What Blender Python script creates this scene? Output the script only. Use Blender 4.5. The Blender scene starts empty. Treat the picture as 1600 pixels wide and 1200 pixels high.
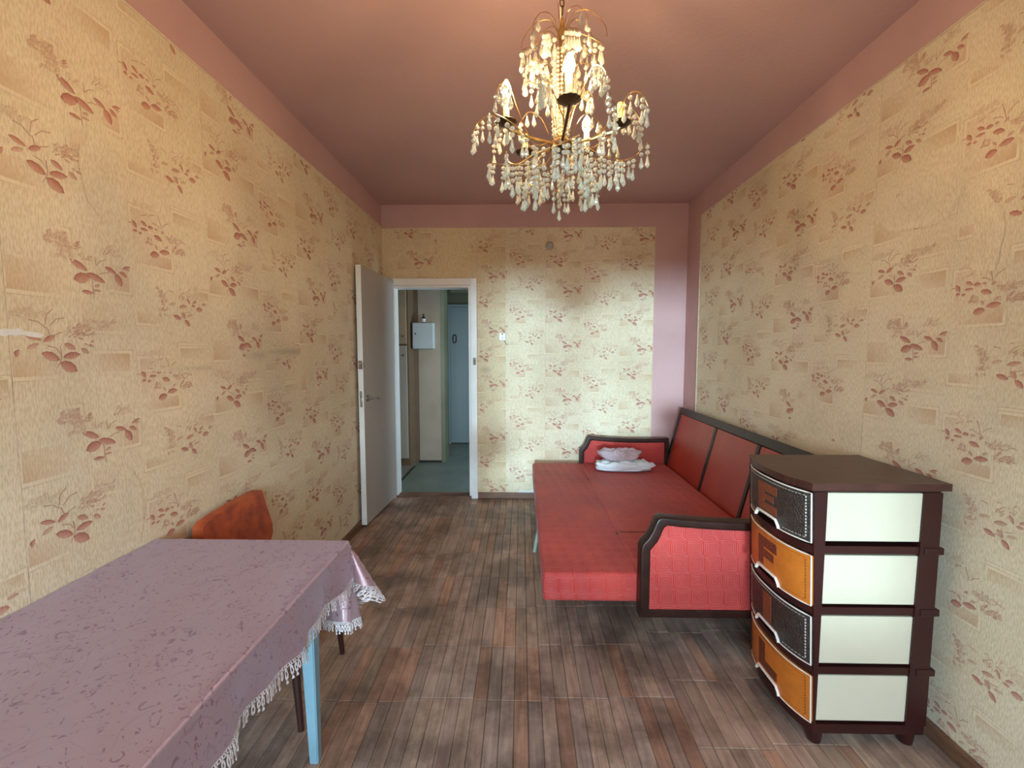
import bpy, bmesh, math, random
from mathutils import Vector, Matrix, noise as mnoise
R = random.Random(7)
sc = bpy.context.scene
COL = sc.collection
PI = math.pi
# ------------------------------------------------------------------ camera
CAM_H = 1.369
cam_d = bpy.data.cameras.new('camera'); cam = bpy.data.objects.new('camera', cam_d); COL.objects.link(cam)
cam_d.sensor_width = 36.0; cam_d.lens = 36.0 * 700.0 / 1600.0; cam_d.clip_start = 0.02
_f = Vector(((815 - 800) / 700.0, (600 - 547) / 700.0, -1.0)).normalized()
_u = Vector((0, -_f.z, _f.y)).normalized(); _x = _f.cross(_u)
_m = Matrix((_x, _f, _u))
cam.matrix_world = Matrix.Translation((0, 0, CAM_H)) @ _m.to_4x4()
sc.camera = cam
# ------------------------------------------------------------------ world, window light, exposure
sc.view_settings.view_transform = 'Standard'; sc.view_settings.look = 'None'
sc.view_settings.gamma = 1.0; sc.view_settings.use_curve_mapping = False
sc.view_settings.exposure = EXPOSURE = 0.0
SKY_STRENGTH = 16.0
wd = bpy.data.worlds.new('sky'); sc.world = wd; wd.use_nodes = True
wn = wd.node_tree; wn.nodes.clear()
w_out = wn.nodes.new('ShaderNodeOutputWorld'); w_bg = wn.nodes.new('ShaderNodeBackground')
w_tc = wn.nodes.new('ShaderNodeTexCoord'); w_sep = wn.nodes.new('ShaderNodeSeparateXYZ'); w_rp = wn.nodes.new('ShaderNodeValToRGB')
w_mp = wn.nodes.new('ShaderNodeMapRange'); w_mp.inputs[1].default_value = -0.2; w_mp.inputs[2].default_value = 0.8
wn.links.new(w_tc.outputs['Generated'], w_sep.inputs[0]); wn.links.new(w_sep.outputs['Z'], w_mp.inputs[0]); wn.links.new(w_mp.outputs[0], w_rp.inputs[0])
e = w_rp.color_ramp.elements; e[0].position = 0.17; e[0].color = (0.10, 0.10, 0.09, 1); e[1].position = 0.23; e[1].color = (0.72, 0.90, 1.0, 1)
e2 = w_rp.color_ramp.elements.new(1.0); e2.color = (0.45, 0.68, 1.0, 1)
wn.links.new(w_rp.outputs[0], w_bg.inputs[0]); w_bg.inputs[1].default_value = SKY_STRENGTH; wn.links.new(w_bg.outputs[0], w_out.inputs[0])
REAR = -1.4
WIN = (-1.14, 0.95, 0.08, 2.12)        # balcony door and window in the wall behind the camera: x0 x1 z0 z1
SILL, DOOR_X = 0.50, -0.40              # the window's sill, and where the door ends and the window begins
pl = bpy.data.lights.new('window_portal', 'AREA'); pl.shape = 'RECTANGLE'; pl.size = WIN[1] - WIN[0]; pl.size_y = WIN[3] - WIN[2]
pl.cycles.is_portal = True
po = bpy.data.objects.new('window_portal', pl); COL.objects.link(po); po.location = ((WIN[0] + WIN[1]) / 2, REAR - 0.1, (WIN[2] + WIN[3]) / 2); po.rotation_euler = (PI / 2, 0, 0)
# hazy low sun behind the camera, shining almost level through the window on to the far wall
sl = bpy.data.lights.new('low_sun', 'SUN'); sl.energy = 3.2; sl.angle = math.radians(5.5); sl.color = (0.56, 0.84, 1.0)
so = bpy.data.objects.new('low_sun', sl); COL.objects.link(so); so.rotation_euler = Vector((-0.135, -1.0, 0.028)).to_track_quat('Z', 'Y').to_euler()
# daylight that reaches the hallway through the next room, off to the right of the doorway
hl = bpy.data.lights.new('hallway_daylight', 'AREA'); hl.shape = 'RECTANGLE'; hl.size = 1.4; hl.size_y = 0.8; hl.energy = 34.0; hl.color = (0.62, 0.85, 1.0)
ho = bpy.data.objects.new('hallway_daylight', hl); COL.objects.link(ho); ho.location = (0.985, 4.68, 1.25); ho.rotation_euler = (0, PI / 2, 0)
BULB = 900.0

# ------------------------------------------------------------------ helpers
XL, XR, YB, H = -1.25, 1.46, 4.055, 2.65

def mat(name, col, rough=0.5, metal=0.0, var=0.12, scale=8.0, bump=0.0, bscale=60.0, coat=0.0, col2=None, spec=0.5, detail=4.0, stretch=(1, 1, 1), sheen=0.0):
    m = bpy.data.materials.new(name); m.use_nodes = True; nt = m.node_tree; b = nt.nodes['Principled BSDF']
    tc = nt.nodes.new('ShaderNodeTexCoord'); mp = nt.nodes.new('ShaderNodeMapping'); mp.inputs['Scale'].default_value = stretch
    nz = nt.nodes.new('ShaderNodeTexNoise'); nz.inputs['Scale'].default_value = scale; nz.inputs['Detail'].default_value = detail
    rp = nt.nodes.new('ShaderNodeValToRGB'); nt.links.new(tc.outputs['Object'], mp.inputs[0]); nt.links.new(mp.outputs[0], nz.inputs[0]); nt.links.new(nz.outputs[0], rp.inputs[0])
    c2 = col2 or tuple(c * (1 - var) for c in col)
    rp.color_ramp.elements[0].position = 0.35; rp.color_ramp.elements[1].position = 0.65
    rp.color_ramp.elements[0].color = (*c2, 1); rp.color_ramp.elements[1].color = (*col, 1)
    nt.links.new(rp.outputs[0], b.inputs['Base Color'])
    b.inputs['Roughness'].default_value = rough; b.inputs['Metallic'].default_value = metal; b.inputs['Coat Weight'].default_value = coat
    b.inputs['Specular IOR Level'].default_value = spec; b.inputs['Sheen Weight'].default_value = sheen
    if bump:
        bz = nt.nodes.new('ShaderNodeTexNoise'); bz.inputs['Scale'].default_value = bscale; bz.inputs['Detail'].default_value = 3
        bp = nt.nodes.new('ShaderNodeBump'); bp.inputs['Strength'].default_value = bump; bp.inputs['Distance'].default_value = 0.01
        nt.links.new(mp.outputs[0], bz.inputs[0]); nt.links.new(bz.outputs[0], bp.inputs['Height']); nt.links.new(bp.outputs[0], b.inputs['Normal'])
    return m

def link(o, parent=None):
    COL.objects.link(o)
    if parent is not None: o.parent = parent
    return o
def tag(o, label=None, cat=None, group=None, kind=None):
    if label: o['label'] = label
    if cat: o['category'] = cat
    if group: o['group'] = group
    if kind: o['kind'] = kind
    return o
def empty(name, loc=(0, 0, 0), label=None, cat=None, group=None, kind=None, parent=None):
    o = bpy.data.objects.new(name, None); o.empty_display_size = 0.05; o.location = loc; link(o, parent); return tag(o, label, cat, group, kind)
def obj(name, bm, m, parent=None, smooth=False, kind=None, label=None):
    """turn a bmesh given in WORLD coordinates into one object, its origin at its parent's"""
    me = bpy.data.meshes.new(name); bmesh.ops.recalc_face_normals(bm, faces=bm.faces) if bm.faces and not getattr(bm, 'keep', False) else None
    bm.to_mesh(me); bm.free()
    for q in (m if isinstance(m, (list, tuple)) else [m]): me.materials.append(q)
    if smooth:
        for p in me.polygons: p.use_smooth = True
        me.set_sharp_from_angle(angle=math.radians(40))
    o = bpy.data.objects.new(name, me)
    off = Vector((0, 0, 0)); p = parent
    while p is not None: off += p.location; p = p.parent
    if off.length > 0: me.transform(Matrix.Translation(-off))
    link(o, parent)
    if kind: o['kind'] = kind
    if label: o['label'] = label
    return o
def box(bm, x0, x1, y0, y1, z0, z1, bev=0.0, seg=2, M=None, mi=0):
    r = bmesh.ops.create_cube(bm, size=1.0); vs = r['verts']
    for v in vs:
        v.co = Vector((x0 + (v.co.x + .5) * (x1 - x0), y0 + (v.co.y + .5) * (y1 - y0), z0 + (v.co.z + .5) * (z1 - z0)))
    fs = list({f for v in vs for f in v.link_faces})
    if bev > 0:
        es = list({e for v in vs for e in v.link_edges})
        rr = bmesh.ops.bevel(bm, geom=es, offset=bev, segments=seg, affect='EDGES', profile=0.5)
        vs = list({v for f in rr['faces'] for v in f.verts} | {v for v in vs if v.is_valid}); fs = list({f for v in vs for f in v.link_faces})
    for f in fs: f.material_index = mi
    if M is not None:
        for v in vs: v.co = M @ v.co
    return vs
def nb(*a, **k):
    bm = bmesh.new(); box(bm, *a, **k); return bm
def tube(bm, pts, r, n=6, closed=False, r2=None, mi=0):
    pts = [Vector(p) for p in pts]; N = len(pts); rings = []; prev = None
    for i, p in enumerate(pts):
        a = pts[(i - 1) % N] if (closed or i > 0) else p; b = pts[(i + 1) % N] if (closed or i < N - 1) else p
        t = (b - a).normalized()
        if prev is None: q = t.orthogonal().normalized()
        else: q = (prev - t * prev.dot(t)).normalized()
        prev = q; w = t.cross(q); rr = r if r2 is None else r + (r2 - r) * i / max(1, N - 1)
        rings.append([bm.verts.new(p + (q * math.cos(2 * PI * k / n) + w * math.sin(2 * PI * k / n)) * rr) for k in range(n)])
    for i in range(N if closed else N - 1):
        A, B = rings[i], rings[(i + 1) % N]
        for k in range(n):
            bm.faces.new((A[k], A[(k + 1) % n], B[(k + 1) % n], B[k])).material_index = mi
    if not closed:
        bm.faces.new(rings[0][::-1]).material_index = mi; bm.faces.new(rings[-1]).material_index = mi
def lathe(bm, prof, c=(0, 0, 0), n=16, axis='z', scallop=0.0, ns=12, mi=0):
    c = Vector(c); rings = []
    for (r, h) in prof:
        if r < 1e-5: P = [(0, 0)]
        else:
            P = []
            for k in range(n):
                a = 2 * PI * k / n; q = r * (1 + scallop * math.cos(ns * a)); P.append((q * math.cos(a), q * math.sin(a)))
        f = {'z': lambda x, y: Vector((x, y, h)), 'x': lambda x, y: Vector((h, x, y)), 'y': lambda x, y: Vector((x, h, y))}[axis]
        rings.append([bm.verts.new(c + f(x, y)) for x, y in P])
    for A, B in zip(rings, rings[1:]):
        if len(A) == 1 and len(B) == 1: continue
        for k in range(n):
            if len(A) == 1: f = (A[0], B[k], B[(k + 1) % n])
            elif len(B) == 1: f = (A[k], B[0], A[(k + 1) % n])
            else: f = (A[k], B[k], B[(k + 1) % n], A[(k + 1) % n])
            bm.faces.new(f).material_index = mi
    for Rg, rev in ((rings[0], False), (rings[-1], True)):
        if len(Rg) > 2: bm.faces.new(Rg[::-1] if rev else Rg).material_index = mi
def prism(bm, poly, h0, h1, axis='z', bev=0.0, mi=0):
    f = {'z': lambda p, h: (p[0], p[1], h), 'y': lambda p, h: (p[0], h, p[1]), 'x': lambda p, h: (h, p[0], p[1])}[axis]
    A = [bm.verts.new(f(p, h0)) for p in poly]; B = [bm.verts.new(f(p, h1)) for p in poly]
    fs = [bm.faces.new(A[::-1]), bm.faces.new(B)]; n = len(poly)
    for i in range(n): fs.append(bm.faces.new((A[i], A[(i + 1) % n], B[(i + 1) % n], B[i])))
    for q in fs: q.material_index = mi
    if bev:
        es = list({e for q in fs for e in q.edges if len(e.link_faces) == 2 and e.calc_face_angle(0) > 0.5}); bmesh.ops.recalc_face_normals(bm, faces=fs)
        bmesh.ops.bevel(bm, geom=es, offset=bev, segments=2, affect='EDGES', profile=0.5)
def arc(fn, n): return [fn(i / (n - 1)) for i in range(n)]
def spl(pts, n=12):
    """Catmull-Rom through pts"""
    P = [Vector(p) for p in pts]; P = [2 * P[0] - P[1]] + P + [2 * P[-1] - P[-2]]; out = []
    m = len(P) - 3
    for i in range(n):
        s = i / (n - 1) * m; k = min(int(s), m - 1); t = s - k; a, b, c, d = P[k:k + 4]
        out.append(0.5 * ((2 * b) + (c - a) * t + (2 * a - 5 * b + 4 * c - d) * t * t + (3 * b - a - 3 * c + d) * t ** 3))
    return out
# ------------------------------------------------------------------ wallpaper material: embossed cream ground, prints come from the 'print' attribute
def wallpaper_mat(name, c_lo, c_hi):
    m = bpy.data.materials.new(name); m.use_nodes = True; nt = m.node_tree; b = nt.nodes['Principled BSDF']; N = nt.nodes.new; Lk = nt.links.new
    tc = N('ShaderNodeTexCoord'); mp = N('ShaderNodeMapping'); mp.inputs['Scale'].default_value = (270, 270, 62)
    nz = N('ShaderNodeTexNoise'); nz.inputs['Scale'].default_value = 1.0; nz.inputs['Detail'].default_value = 2.5
    Lk(tc.outputs['Object'], mp.inputs[0]); Lk(mp.outputs[0], nz.inputs[0])
    rp = N('ShaderNodeValToRGB'); rp.color_ramp.elements[0].position = 0.36; rp.color_ramp.elements[1].position = 0.60
    rp.color_ramp.elements[0].color = (*c_lo, 1); rp.color_ramp.elements[1].color = (*c_hi, 1); Lk(nz.outputs[0], rp.inputs[0])
    # slow yellowing and grime of the old paper
    n2 = N('ShaderNodeTexNoise'); n2.inputs['Scale'].default_value = 1.3; n2.inputs['Detail'].default_value = 5; Lk(tc.outputs['Object'], n2.inputs[0])
    r2 = N('ShaderNodeValToRGB'); r2.color_ramp.elements[0].position = 0.3; r2.color_ramp.elements[0].color = (0.86, 0.82, 0.76, 1); r2.color_ramp.elements[1].position = 0.6; r2.color_ramp.elements[1].color = (1, 1, 1, 1)
    Lk(n2.outputs[0], r2.inputs[0])
    mu = N('ShaderNodeMix'); mu.data_type = 'RGBA'; mu.blend_type = 'MULTIPLY'; mu.inputs[0].default_value = 1.0; Lk(rp.outputs[0], mu.inputs[6]); Lk(r2.outputs[0], mu.inputs[7])
    at = N('ShaderNodeAttribute'); at.attribute_name = 'print'
    mx = N('ShaderNodeMix'); mx.data_type = 'RGBA'; Lk(at.outputs['Alpha'], mx.inputs[0]); Lk(mu.outputs[2], mx.inputs[6]); Lk(at.outputs['Color'], mx.inputs[7])
    Lk(mx.outputs[2], b.inputs['Base Color']); b.inputs['Roughness'].default_value = 0.62; b.inputs['Specular IOR Level'].default_value = 0.3
    bp = N('ShaderNodeBump'); bp.inputs['Strength'].default_value = 0.35; bp.inputs['Distance'].default_value = 0.002; Lk(nz.outputs[0], bp.inputs['Height']); Lk(bp.outputs[0], b.inputs['Normal'])
    return m
M_PAPER = wallpaper_mat('wallpaper', (0.68, 0.59, 0.41), (0.81, 0.74, 0.57))
M_PAPER_Y = wallpaper_mat('wallpaper_yellowed', (0.62, 0.51, 0.32), (0.76, 0.66, 0.45))
TL=[[0.034,1.407,0.073,1.395,0.35,1],[0.037,1.372,0.067,1.386,0.4,0.7],[0.078,1.391,0.109,1.408,0.45,1],[0.131,1.387,0.162,1.371,0.5,0.9],[0.071,1.362,0.117,1.342,0.5,1],[0.125,1.35,0.174,1.358,0.42,1],[0.117,1.336,0.162,1.31,0.6,1],[0.177,1.374,0.2,1.359,0.55,0.8],[0.207,1.391,0.218,1.398,0.5,0.8],[0.199,1.384,0.216,1.379,0.5,0.8],[0.187,1.387,0.198,1.384,0.5,0.7],[-0.018,1.383,0.005,1.378,0.35,0.9],[-0.025,1.363,-0.009,1.365,0.6,1],[0.006,1.359,0.021,1.369,0.5,1],[0.011,1.351,0.018,1.371,0.5,1],[0.162,1.621,0.213,1.596,0.36,1],[0.209,1.59,0.266,1.57,0.36,1],[0.17,1.566,0.219,1.581,0.62,1],[0.266,1.617,0.304,1.603,0.4,1],[0.3,1.603,0.322,1.566,0.6,1],[0.316,1.611,0.342,1.597,0.5,1],[0.326,1.621,0.356,1.632,0.35,1],[0.328,1.623,0.354,1.62,0.3,0.8],[0.19,1.536,0.225,1.534,0.35,1],[0.227,1.543,0.251,1.543,0.3,0.8],[0.229,1.554,0.249,1.56,0.5,0.7],[0.374,1.785,0.389,1.762,0.6,1],[0.375,1.752,0.391,1.755,0.7,1],[0.396,1.748,0.409,1.752,0.7,1],[0.406,1.791,0.431,1.779,0.5,1],[0.403,1.766,0.434,1.766,0.35,1],[0.433,1.778,0.456,1.779,0.6,1],[0.456,1.756,0.492,1.746,0.5,1],[0.46,1.779,0.475,1.778,0.6,0.8],[0.488,1.77,0.503,1.78,0.6,0.7],[0.458,1.726,0.471,1.711,0.5,0.7],[0.437,1.688,0.475,1.696,0.65,1],[0.477,1.706,0.522,1.711,0.45,1],[0.5,1.722,0.519,1.733,0.5,0.6],[0.512,1.758,0.537,1.746,0.4,0.5],[0.374,1.776,0.356,1.774,0.3,0.6],[0.551,1.039,0.591,1.047,0.4,0.8],[0.593,1.079,0.607,1.053,0.4,0.9],[0.621,1.059,0.643,1.072,0.45,0.9],[0.613,1.05,0.635,1.05,0.5,0.9],[0.637,1.038,0.672,1.04,0.6,0.9],[0.668,1.059,0.694,1.062,0.4,0.8],[0.523,1.008,0.56,0.996,0.45,1],[0.563,1.022,0.581,0.999,0.6,0.8],[0.577,0.996,0.601,0.972,0.55,1],[0.506,1.044,0.539,1.052,0.4,0.5],[0.45,1.098,0.467,1.092,0.6,0.5],[0.59,1.01,0.62,1.016,0.4,0.5],[0.461,1.011,0.47,0.997,0.6,0.6]]
TS=[[[0.046,1.446],[0.067,1.443],[0.087,1.427]],[[0.107,1.478],[0.09,1.463],[0.085,1.435]],[[0.136,1.457],[0.114,1.452],[0.095,1.432]],[[0.128,1.418],[0.108,1.41],[0.098,1.399]],[[0.089,1.429],[0.096,1.408],[0.101,1.4]],[[0.088,1.38],[0.108,1.375],[0.121,1.358]],[[0.119,1.38],[0.122,1.358],[0.12,1.342],[0.107,1.32]],[[0.21,1.59],[0.225,1.569],[0.228,1.52]],[[0.247,1.592],[0.261,1.599],[0.28,1.601]],[[0.242,1.619],[0.254,1.631],[0.271,1.639]],[[0.24,1.615],[0.239,1.629],[0.238,1.642]],[[0.265,1.653],[0.272,1.667]],[[0.275,1.655],[0.293,1.675]],[[0.478,1.83],[0.488,1.801],[0.494,1.778]],[[0.454,1.798],[0.473,1.794],[0.486,1.786]],[[0.525,1.814],[0.507,1.805],[0.497,1.793]],[[0.488,1.713],[0.475,1.701]],[[0.409,1.809],[0.432,1.817]],[[0.444,1.819],[0.464,1.826]],[[0.51,1.095],[0.532,1.089]],[[0.554,1.071],[0.562,1.084],[0.582,1.098]],[[0.549,1.002],[0.579,1.007],[0.574,1.027]],[[0.578,1.0],[0.573,1.019],[0.605,1.026]]]
TK=[[0.137,1.435,0.212,1.401,16,0.55],[0.185,1.454,0.278,1.428,16,0.35],[-0.012,1.469,0.073,1.452,16,0.2],[0.093,1.681,0.16,1.645,22,0.45],[0.121,1.642,0.168,1.615,10,0.3],[0.161,1.665,0.191,1.65,4,0.55],[0.187,1.636,0.215,1.622,5,0.3],[0.263,1.673,0.316,1.652,8,0.22],[0.419,1.739,0.444,1.72,7,0.5],[0.504,1.766,0.588,1.752,10,0.45],[0.532,1.733,0.589,1.707,10,0.55],[0.379,1.843,0.464,1.829,12,0.2],[0.458,1.087,0.492,1.006,14,0.45],[0.55,1.103,0.607,1.062,5,0.4],[0.617,1.115,0.699,1.056,6,0.25]]
TR=[[0.003,1.302,0.122,1.358,0,0.8,0.0],[0.194,1.303,0.334,1.358,2,0.9,0.0],[0.367,1.168,0.528,1.223,1,0.9,0.2],[0.547,1.338,0.716,1.385,3,0.8,0.0],[0.608,1.076,0.708,1.107,2,0.8,0.0],[0.373,0.974,0.492,1.006,0,0.7,0.0],[0.548,0.869,0.707,0.889,3,0.8,0.0],[0.116,1.633,0.161,1.692,2,0.8,0.4],[0.005,1.519,0.152,1.6,0,0.8,0.0],[0.257,1.553,0.348,1.627,1,0.7,0.5],[0.188,1.427,0.367,1.507,0,0.35,0.2],[0.371,1.691,0.53,1.826,3,0.35,0.6]]

LEAF_D = (0.34, 0.095, 0.085); LEAF_M = (0.48, 0.19, 0.15); PINK = (0.62, 0.36, 0.29); TAN = (0.56, 0.37, 0.21); FRAME_L = (0.82, 0.72, 0.54); FRAME_D = (0.52, 0.40, 0.24); SOOT = (0.16, 0.13, 0.12)
class Sheet:
    """one pasted sheet: (u, v) on the wall -> world; 'lift' raises printed shapes a fraction of a millimetre like the embossing"""
    def __init__(s, f, u0, u1, v0, v1):
        s.f = f; s.b = (u0, u1, v0, v1); s.V = []; s.F = []; s.C = []; s.n = 0
        t = 0.0
        q = [(u0, v0), (u1, v0), (u1, v1), (u0, v1)]
        for l in (0.0, 0.0008): s.V += [f(u, v, l) for u, v in q]; s.C += [(0, 0, 0, 0)] * 4
        s.F += [(4, 5, 6, 7), (0, 1, 5, 4), (1, 2, 6, 5), (2, 3, 7, 6), (3, 0, 4, 7)]
    def inside(s, u, v, m=0.0): return s.b[0] + m < u < s.b[1] - m and s.b[2] + m < v < s.b[3] - m
    def poly(s, pts, cols, faces, lift):
        n = len(s.V); b = s.b; s.n += 1; lift += (s.n % 83) * 6e-6
        s.V += [s.f(min(max(u, b[0]), b[1]), min(max(v, b[2]), b[3]), 0.0008 + lift) for u, v in pts]; s.C += cols; s.F += [tuple(n + i for i in f) for f in faces]
    def leaf(s, x1, y1, x2, y2, wr, t, light=0.0):
        cx, cy = (x1 + x2) / 2, (y1 + y2) / 2
        if not s.inside(cx, cy, 0.004): return
        dx, dy = x2 - x1, y2 - y1; nx, ny = -dy * wr / 2 * 0.98, dx * wr / 2 * 0.98
        if ny < 0: nx, ny = -nx, -ny
        pts = [(x1, y1)]; ks = (0.2, 0.5, 0.8); hs = (0.72, 1.0, 0.66)
        for k, h in zip(ks, hs): pts.append((x1 + dx * k + nx * h, y1 + dy * k + ny * h))
        for k in ks: pts.append((x1 + dx * k, y1 + dy * k))
        for k, h in zip(ks, hs): pts.append((x1 + dx * k - nx * h, y1 + dy * k - ny * h))
        pts.append((x2, y2))
        j = R.uniform(-.03, .03)
        D = (*LEAF_D, min(1, 0.9 * t + j)); Mi = (*LEAF_M, 0.82 * t); Lo = (*LEAF_M, 0.62 * t)
        s.poly(pts, [D, D, D, D, Mi, Mi, Mi, Lo, Lo, Lo, D], [(0, 4, 1), (1, 4, 5, 2), (2, 5, 6, 3), (3, 6, 10), (0, 7, 4), (4, 7, 8, 5), (5, 8, 9, 6), (6, 9, 10)], 0.0011)
    def stem(s, P, t=0.75, w=0.0011):
        if not all(s.inside(u, v, 0.004) for u, v in P): return
        pts = []; n = len(P)
        for i, (u, v) in enumerate(P):
            a = P[max(i - 1, 0)]; b = P[min(i + 1, n - 1)]; d = math.hypot(b[0] - a[0], b[1] - a[1]) or 1; px, py = -(b[1] - a[1]) / d, (b[0] - a[0]) / d; ww = w * (1.3 - 0.5 * i / n)
            pts += [(u + px * ww, v + py * ww), (u - px * ww, v - py * ww)]
        s.poly(pts, [(*LEAF_D, t * 0.75)] * len(pts), [(2 * i, 2 * i + 1, 2 * i + 3, 2 * i + 2) for i in range(n - 1)], 0.0010)
    def panel(s, x0, y0, x1, y1, k, st, rose):
        x0, x1 = max(x0, s.b[0]), min(x1, s.b[1]); y0, y1 = max(y0, s.b[2]), min(y1, s.b[3])
        if x1 - x0 < 0.01 or y1 - y0 < 0.01: return
        dx, dy = (k in (1, 2)), (k in (2, 3)); n = 5; c = tuple(TAN[i] * (1 - rose) + PINK[i] * rose for i in range(3)); pts = []; cols = []
        for j in range(n + 1):
            for i in range(n + 1):
                a, b = i / n, j / n; pts.append((x0 + (x1 - x0) * a, y0 + (y1 - y0) * b)); ca = a if dx else 1 - a; cb = b if dy else 1 - b
                cols.append((*c, 0.88 * st * max(0, ca) ** 1.0 * (0.35 + 0.65 * cb)))
        s.poly(pts, cols, [(j * (n + 1) + i, j * (n + 1) + i + 1, (j + 1) * (n + 1) + i + 1, (j + 1) * (n + 1) + i) for j in range(n) for i in range(n)], 0.00005)
        ex, ey = (x1, 1) if dx else (x0, -1), (y1, 1) if dy else (y0, -1); fx = x0 if dx else x1; fy = y0 if dy else y1
        for off, w, col, al in ((0.0055, 0.0045, FRAME_L, 0.6), (0.0115, 0.0014, FRAME_D, 0.55)):
            X = ex[0] + ex[1] * off; Y = ey[0] + ey[1] * off
            if s.inside(X, (y0 + y1) / 2, 0.002): s.poly([(X - w, Y), (X + w, Y), (X + w, fy), (X - w, fy)], [(*col, al)] * 2 + [(*col, 0)] * 2, [(0, 1, 2, 3)], 0.00055)
            if s.inside((x0 + x1) / 2, Y, 0.002): s.poly([(X, Y - w), (X, Y + w), (fx, Y + w), (fx, Y - w)], [(*col, al)] * 2 + [(*col, 0)] * 2, [(0, 1, 2, 3)], 0.00055)
    def smear(s, cx, cy, rx, ry, al, col=SOOT):
        if not s.inside(cx, cy): return
        n = 20; pts = [(cx, cy)]; cols = [(*col, al)]
        for q, aa in ((0.5, 0.55), (1.0, 0.0)):
            for k in range(n):
                a = 2 * PI * k / n; w = q * R.uniform(0.85, 1.1); pts.append((cx + rx * w * math.cos(a), cy + ry * w * math.sin(a))); cols.append((*col, al * aa))
        F = [(0, 1 + k, 1 + (k + 1) % n) for k in range(n)] + [(1 + k, 1 + n + k, 1 + n + (k + 1) % n, 1 + (k + 1) % n) for k in range(n)]
        s.poly(pts, cols, F, 0.0017)
    def tile(s, ou, ov, su=1.0):
        """print one repeat of the pattern, its lower left corner at (ou, ov)"""
        T = lambda u, v: (ou + u * su, ov + v)
        for x0, y0, x1, y1, k, st, rs in TR:
            a = T(x0, y0); b = T(x1, y1)
            if b[0] > s.b[0] and a[0] < s.b[1] and b[1] > s.b[2] and a[1] < s.b[3]: s.panel(*a, *b, k, st, rs)
        for x0, y0, x1, y1, n, t in TK:
            rr = random.Random(int(n * 1000 + t * 100 + x0 * 10000))
            for _ in range(int(n * 2.4)):
                u, v = rr.uniform(x0, x1), rr.uniform(y0, y1); a = rr.uniform(-0.4, 1.3); l = rr.uniform(0.008, 0.022); p = T(u, v)
                s.leaf(p[0], p[1], p[0] + l * math.cos(a), p[1] + l * math.sin(a), rr.uniform(.25, .5), min(1, t * rr.uniform(.8, 1.5)))
        for x1, y1, x2, y2, wr, t in TL: s.leaf(*T(x1, y1), *T(x2, y2), wr, t)
        for P in TS: s.stem([T(*q) for q in P])
    def build(s, parent, mt=None):
        me = bpy.data.meshes.new('wallpaper_sheet'); me.from_pydata([tuple(v) for v in s.V], [], s.F); me.validate(clean_customdata=False)
        at = me.color_attributes.new('print', 'FLOAT_COLOR', 'POINT'); flat = [c for q in s.C for c in q]; at.data.foreach_set('color', flat); me.materials.append(mt or M_PAPER)
        o = bpy.data.objects.new('wallpaper_sheet', me); return link(o, parent)

# ------------------------------------------------------------------ room shell
def paint(name, col, col2, **k): return mat(name, col, col2=col2, rough=k.pop('rough', 0.6), scale=k.pop('scale', 2.2), bump=k.pop('bump', 0.12), bscale=k.pop('bscale', 45), spec=0.3, **k)
M_PINK = paint('pink_wall_paint', (0.58, 0.375, 0.37), (0.52, 0.33, 0.325))
M_CEIL = paint('pink_ceiling_paint', (0.58, 0.385, 0.375), (0.52, 0.34, 0.33), scale=1.2)
M_HALL = paint('hallway_plaster', (0.47, 0.41, 0.32), (0.38, 0.32, 0.24))
M_HALLG = paint('hallway_green_paint', (0.17, 0.175, 0.105), (0.13, 0.13, 0.08))
M_WHITE = mat('old_white_paint', (0.84, 0.87, 0.86), rough=0.38, var=0.08, scale=5, bump=0.08, bscale=30)
M_LEAF = mat('door_leaf_paint', (0.47, 0.45, 0.42), col2=(0.42, 0.39, 0.36), rough=0.42, scale=1.5, stretch=(1, 1, .4))
M_CORD = mat('cream_cord', (0.78, 0.68, 0.50), rough=0.7, var=0.2, scale=60)
M_BASE = mat('brown_baseboard', (0.20, 0.10, 0.055), col2=(0.13, 0.065, 0.04), rough=0.45, scale=14, stretch=(1, 1, 6))
M_STEEL = mat('worn_steel', (0.55, 0.55, 0.56), rough=0.28, metal=1.0, var=0.15, scale=30)
M_DARKM = mat('dark_metal', (0.05, 0.045, 0.04), rough=0.45, metal=0.7)
M_RUST = mat('rusty_plate', (0.42, 0.33, 0.24), col2=(0.15, 0.11, 0.09), rough=0.6, scale=60)

wall_back = obj('wall_back', nb(XL - .12, XL + 0.0, YB, YB + .12, 0, H), M_PINK, kind='structure')
bm = bmesh.new(); DX0, DX1, DZ = -1.165, -0.459, 1.946
box(bm, -2.12, DX0 - .0, YB, YB + .12, 0, H); box(bm, DX1, XR + .12, YB, YB + .12, 0, H); box(bm, DX0, DX1, YB, YB + .12, DZ, H)
bm.to_mesh(wall_back.data); bm.free()
wall_left = obj('wall_left', nb(XL - .12, XL, REAR, YB, 0, H), M_PINK, kind='structure')
wall_right = obj('wall_right', nb(XR, XR + .12, REAR, YB, 0, H), M_PINK, kind='structure')
bm = bmesh.new(); x0, x1, z0, z1 = WIN
box(bm, XL - .12, x0, REAR - .3, REAR, 0, H); box(bm, x1, XR + .12, REAR - .3, REAR, 0, H); box(bm, x0, DOOR_X, REAR - .3, REAR, 0, z0); box(bm, DOOR_X, x1, REAR - .3, REAR, 0, SILL); box(bm, x0, x1, REAR - .3, REAR, z1, H)
wall_rear = obj('wall_rear', bm, M_PAPER, kind='structure')
bm = bmesh.new()
for xa, xb, za in ((x0, x0 + .05, z0), (x1 - .05, x1, SILL), (DOOR_X - .05, DOOR_X + .04, z0)): box(bm, xa, xb, REAR - .16, REAR - .10, za, z1, .004)
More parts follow.
